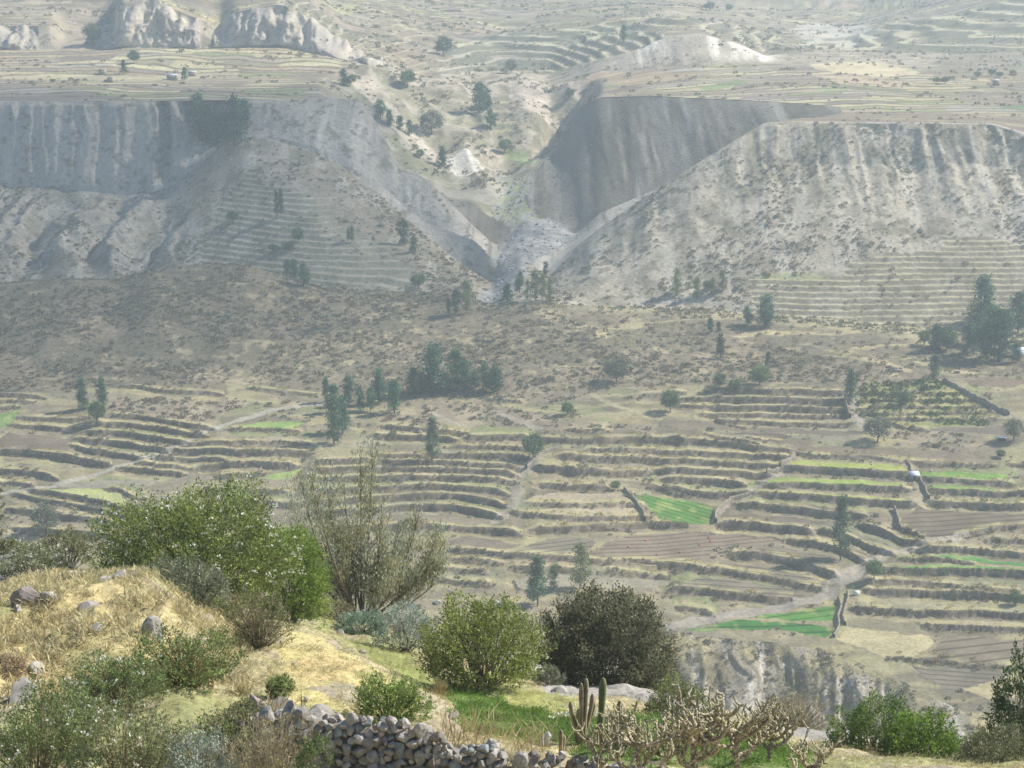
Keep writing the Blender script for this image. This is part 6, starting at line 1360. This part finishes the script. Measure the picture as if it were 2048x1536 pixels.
# ------------------------------------------------------------------ free standing field walls
M_fw = mat_plain('field_wall_stone', (.27, .235, .175), .4, 1.6, bump=.8)
def field_wall(pts, hgt, label):
    w_ = np.array([on_ground(u, v, 330, 580) for u, v in pts]); seg = np.linalg.norm(np.diff(w_[:, :2], axis=0), axis=1)
    L = np.r_[0, np.cumsum(seg)]; n = max(int(L[-1] / .8), 4); q = np.linspace(0, L[-1], n)
    X = np.interp(q, L, w_[:, 0]); Y = np.interp(q, L, w_[:, 1]); Z = ground_z_arr(X, Y); Z = smooth1(Z, 1)
    rg = np.random.default_rng(int(pts[0][0])); T = np.stack([np.gradient(X), np.gradient(Y)], 1); T /= np.linalg.norm(T, axis=1)[:, None]; Nn = np.stack([-T[:, 1], T[:, 0]], 1)
    V = []
    for i in range(n):
        h = hgt * rg.uniform(.75, 1.2); w = rg.uniform(.2, .32)
        for (s_, z_) in ((-1.25, -.5), (-1, h * .6), (-.55, h), (.55, h * rg.uniform(.9, 1.05)), (1, h * .6), (1.25, -.5)):
            V.append((X[i] + Nn[i, 0] * s_ * w + rg.normal() * .04, Y[i] + Nn[i, 1] * s_ * w, Z[i] + z_ + rg.normal() * .05))
    F = [(i * 6 + j, i * 6 + j + 1, (i + 1) * 6 + j + 1, (i + 1) * 6 + j) for i in range(n - 1) for j in range(5)]
    tag(link('field_wall', mesh_np('field_wall', np.array(V), np.array(F), M_fw)), label, 'wall', 'free standing field walls', 'thing')
field_wall(crop('B', [(1720,700),(1755,745),(1800,790),(1835,850),(1842,885)]), 1.2, 'field wall along the left side of the bright green field')
field_wall(crop('C', [(245,895),(240,850),(265,815),(330,770),(440,735)]), 1.2, 'curved field wall along the right side of the bright green field')
field_wall(crop('C', [(540,612),(600,600),(620,588)]), 1.3, 'short pale field wall at the end of the yellow terraces')
field_wall(crop('C', [(620,572),(660,545),(690,515),(706,503)]), 1.3, 'pale field wall climbing from the yellow terraces')
field_wall(crop('B', [(1150,575),(1200,520),(1245,490),(1340,462)]), 1.0, 'field wall crowning the stony boundary bank')
field_wall(crop('D', [(935,465),(965,405),(958,345),(978,290),(962,240)]), .9, 'left wall of the grassy stream path')
field_wall(crop('D', [(1000,395),(985,345),(1002,290),(1020,240),(1015,205)]), .9, 'right wall of the grassy stream path')
field_wall(crop('C', [(1395,610),(1440,650),(1470,700),(1490,755)]), 1.0, 'field wall running down from the tin roofed hut')
field_wall(crop('C', [(1360,545),(1385,570),(1385,600)]), 1.0, 'short field wall above the tin roofed hut')
field_wall(crop('C', [(1290,820),(1305,860),(1320,925)]), 1.2, 'short field wall left of the wide brown ploughed field')
field_wall(crop('C', [(1000,170),(1010,220),(1030,280)]), 1.4, 'field wall closing the dark stepped terraces')
field_wall(crop('C', [(1570,70),(1640,100),(1750,165),(1850,215),(1960,265)]), 1.3, 'long dark field wall edging the orchard slope')
# ------------------------------------------------------------------ small things among the fields
def thing_at(u, v, name, label, cat, ymin=330, ymax=1200, group=None):
    x, y, z = on_ground(u, v, ymin, ymax); e = tag(empty(name, (x, y, z)), label, cat, group, 'thing'); return e, (y * CP - z * SP) / FPX
def part(name, pieces, mat, e):
    V, F = merge(pieces); return link(name, mesh_np(name, V, F, mat), e)
M_hut = mat_plain('hut_stone', (.36, .32, .26), .3, 3, bump=.5); M_tin = mat_plain('tin_roof', (.62, .68, .74), .08, 2, rough=.4, spec=.4)
M_dk = mat_plain('dark_opening', (.035, .03, .027), .1, 2); M_wh = mat_plain('white_paint', (.78, .78, .76), .06, 2); M_pole = mat_plain('pale_pole', (.48, .43, .34), .15, 4)
e, m = thing_at(1828, 957, 'hut', 'tiny stone hut with bright tin roof above the terraces', 'hut')
w = 17 * m; h = 10 * m
part('wall', [box(0, 0, h / 2 - .2, w, w * .8, h + .4)], M_hut, e)
part('door', [box(-.05 * w, -w * .4 - .02, h * .34, w * .24, .06, h * .68)], M_dk, e)
rf = part('roof', [box(0, 0, h + .06, w * 1.16, w * 1.05, .09)], M_tin, e); rf.rotation_euler = (math.radians(14), 0, 0); rf.location = (0, 0, .18)
for k, (u, v, du, dv) in enumerate([(1713, 980, 12, 10), (1726, 980, 11, 9), (1748, 983, 11, 13), (1754, 986, 10, 10), (1731, 984, 8, 7)]):
    x, y, z = on_ground(u, v, 330, 580); m = (y * CP - z * SP) / FPX
    V, F = tube([(0, 0, -.2), (du * m, .1, dv * m + .1)], [.06, .045], 6)
    tag(link('leaning_pole', mesh_mixed('leaning_pole', V, F, M_pole, True), None, (x, y - .3, z)), 'pale slanting pole leaning over the terrace wall, %s' % ['leftmost', 'second from left', 'fourth from left', 'rightmost', 'middle one of five'][k], 'pole', 'poles leaning below the hut', 'thing')
e, m = thing_at(2003, 884, 'shelter', 'small open shelter with tin roof beside the pale grey tree', 'shelter')
rf = part('roof', [box(0, 0, 10 * m, 24 * m, 13 * m, .08)], M_tin, e)
for sx in (-1, 1):
    for sy in (-1, 1): part('post', [box(sx * 10 * m, sy * 5 * m, 5 * m - .2, .14, .14, 10 * m + .3)], M_pole, e)
part('back_wall', [box(0, 5.4 * m, 4 * m - .2, 20 * m, .15, 8 * m + .3)], M_dk, e)
e, m = thing_at(1713, 1189, 'water_tank', 'white box shaped tank beside the stream path', 'tank')
part('tank_body', [box(0, 0, 3.2 * m - .1, 11 * m, 7 * m, 6.4 * m + .2)], M_wh, e); part('lid', [box(0, 0, 6.7 * m, 11.6 * m, 7.6 * m, .10)], M_wh, e)
for k, (u, v) in enumerate([(1257, 1094), (1292, 1081), (1314, 1110), (1360, 1106), (1400, 1090), (1418, 1076), (1421, 1083), (1402, 1090)][:7]):
    x, y, z = on_ground(u, v, 330, 580); m = (y * CP - z * SP) / FPX
    o = link('sack', stone_mesh('sack', 40 + k, 2, .05, .7, mat_plain('red_sacking', (.62, .16, .13), .15, 4)), None, (x, y, z + .18), (0, 0, k), (8 * m, 6 * m, 6 * m))
    tag(o, 'red sack lying in the pinkish field, %s' % NUM[[0, 1, 2, 3, 4, 6, 7][k]], 'sack', 'red sacks in the pinkish field', 'thing')
x, y, z = on_ground(1294, 945, 330, 580); m = (y * CP - z * SP) / FPX
tag(link('standing_stone', stone_mesh('standing_stone', 61, 2, .1, 1.0, mat_plain('pale_rock', (.60, .56, .48), .2, 2, bump=.4)), None, (x, y, z + 6 * m), (0, 0, .4), (10 * m, 8 * m, 17 * m)), 'pale standing stone above the bright green field', 'stone', None, 'thing')
for (u, v, w, lab) in ((147, 906, 6, 'white stone at the corner of the brown field'), (1162, 834, 7, 'white stone beside the little round tree'), (1863, 942, 6, 'white bundle on the green strip beside the hut'), (1743, 929, 7, 'white plastic scrap on the wall above the hut'), (1113, 1042, 5, 'white stone on the wall of the tan terrace'), (875, 1207, 22, 'pale boulder at the lower edge of the fields'), (993, 1205, 12, 'smaller pale boulder at the lower edge of the fields'), (1321, 1091, 5, 'white sack among the red sacks')):
    x, y, z = on_ground(u, v, 330, 580); m = (y * CP - z * SP) / FPX
    tag(link('pale_boulder', stone_mesh('pale_boulder', u, 2, .1, .8, mat_plain('pale_rock', (.60, .56, .48), .2, 2, bump=.4)), None, (x, y, z + w * m * .2), (0, 0, u), (w * m, w * m * .8, w * m * .8)), lab, 'stone', None, 'thing')
e, m = thing_at(1791, 741, 'ruin', 'low roofless stone ruin on the bare patch above the orchard', 'ruin', 500)
for (dx, dy, sx, sy, hh) in ((-12, 0, 1.2, 8, 4), (12, 0, 1.2, 8, 6), (0, 4, 24, 1.2, 6), (0, -4, 24, 1.2, 4)):
    part('wall', [box(dx * m, dy * m * 1.4, hh * m / 2 - .2, sx * m, sy * m * 1.4, hh * m + .4)], M_hut, e)
e, m = thing_at(2038, 712, 'house', 'white house beside the grove on the right hand terraces', 'house', 540)
part('wall', [box(0, 0, 7 * m - .2, 26 * m, 20 * m, 14 * m + .4)], M_wh, e); part('roof', [box(0, 0, 14.6 * m + .05, 29 * m, 23 * m, .25)], M_tin, e); part('door', [box(-4 * m, -10 * m - .03, 4 * m, 4 * m, .1, 8 * m)], M_dk, e)
for k, (u, v, w, lab) in enumerate([(385, 152, 14, 'long low shed with white roof right of the plateau tree'), (345, 159, 20, 'long low shed with white roof left of the plateau tree'), (222, 164, 10, 'low stone shed on the plateau under the dark conifer'), (205, 148, 12, 'low stone shed in the plateau fields near the green plot'), (1992, 170, 10, 'tiny pale house among bushes on the right hand plateau')]):
    e, m = thing_at(u, v, 'shed', lab, 'shed', 800, 1300)
    part('wall', [box(0, 0, 1.0, w * m, 4, 2.4)], M_hut, e); part('roof', [box(0, 0, 2.3, w * m * 1.05, 4.6, .2)], M_tin if k in (0, 1, 4) else M_hut, e)
x, y, z = on_ground(1092, 1496, 32, 36); m = px_m(y)
def crumple(name, seed, col, loc, sc, label, cat):
    me = stone_mesh(name, seed, 3, .9, .8, mat_plain(name, col, .1, 6, trans=.3)); tag(link(name, me, None, loc, (0, 0, seed), sc), label, cat, None, 'thing')
crumple('plastic_bag', 71, (.62, .64, .64), (x, y, z + .16), (.42, .25, .42), 'crumpled whitish plastic bag caught on the wall end', 'bag')
x, y, z = on_ground(113, 1406, 30, 40); crumple('plastic_scrap', 72, (.20, .42, .48), (x, y - .2, z + .10), (.30, .2, .18), 'blue plastic scrap among the weeds below the slabs', 'scrap')
# ------------------------------------------------------------------ a fair weather cloud high over the valley, thin enough for the sun to glow through
bm = bmesh.new(); bmesh.ops.create_icosphere(bm, subdivisions=5, radius=1.0)
cvs = np.array([v.co[:] for v in bm.verts])
rr = .72 + .55 * fbm(cvs[:, 0] * 2.1 + 9, cvs[:, 1] * 2.1 + cvs[:, 2] * .8 + 4, 801, 4)
for v, k in zip(bm.verts, rr):
    v.co = Vector((v.co.x * CLOUD_SIZE[0] * k, v.co.y * CLOUD_SIZE[1] * k, v.co.z * CLOUD_SIZE[2] * (k if v.co.z > 0 else .5)))
cme = bpy.data.meshes.new('cloud'); bm.to_mesh(cme); bm.free()
cmat = bpy.data.materials.new('cloud_vapour'); cmat.use_nodes = True; cn = cmat.node_tree; cn.nodes.clear()
co_ = cn.nodes.new('ShaderNodeOutputMaterial'); cv = cn.nodes.new('ShaderNodeVolumePrincipled')
cv.inputs['Color'].default_value = (.95, .96, 1, 1); cv.inputs['Density'].default_value = CLOUD_DENSITY
cn.links.new(cv.outputs[0], co_.inputs['Volume']); cme.materials.append(cmat)
cH = 640.0; cd = cH / math.tan(math.radians(SUN_EL))
cl = link('cloud', cme, None, (CLOUD_OVER[0] + cd * math.sin(math.radians(SUN_AZ)), CLOUD_OVER[1] + cd * math.cos(math.radians(SUN_AZ)), -130 + cH))
tag(cl, 'thin white fair weather cloud drifting above the valley', kind='stuff')
# ------------------------------------------------------------------ haze: one closed box of even air round everything
hm = bpy.data.materials.new('haze'); hm.use_nodes = True
hn = hm.node_tree; hn.nodes.clear()
ho = hn.nodes.new('ShaderNodeOutputMaterial'); hv = hn.nodes.new('ShaderNodeVolumePrincipled')
hv.inputs['Color'].default_value = (.80, .93, 1.0, 1); hv.inputs['Density'].default_value = HAZE_DENSITY
hv.inputs['Anisotropy'].default_value = 0.2
hn.links.new(hv.outputs[0], ho.inputs['Volume'])
V, F = box(0, 1090, -45, 2200, 2300, 330)
haze = tag(link('haze', mesh_np('haze', V, F, hm)), 'pale blue haze filling the valley', kind='stuff')
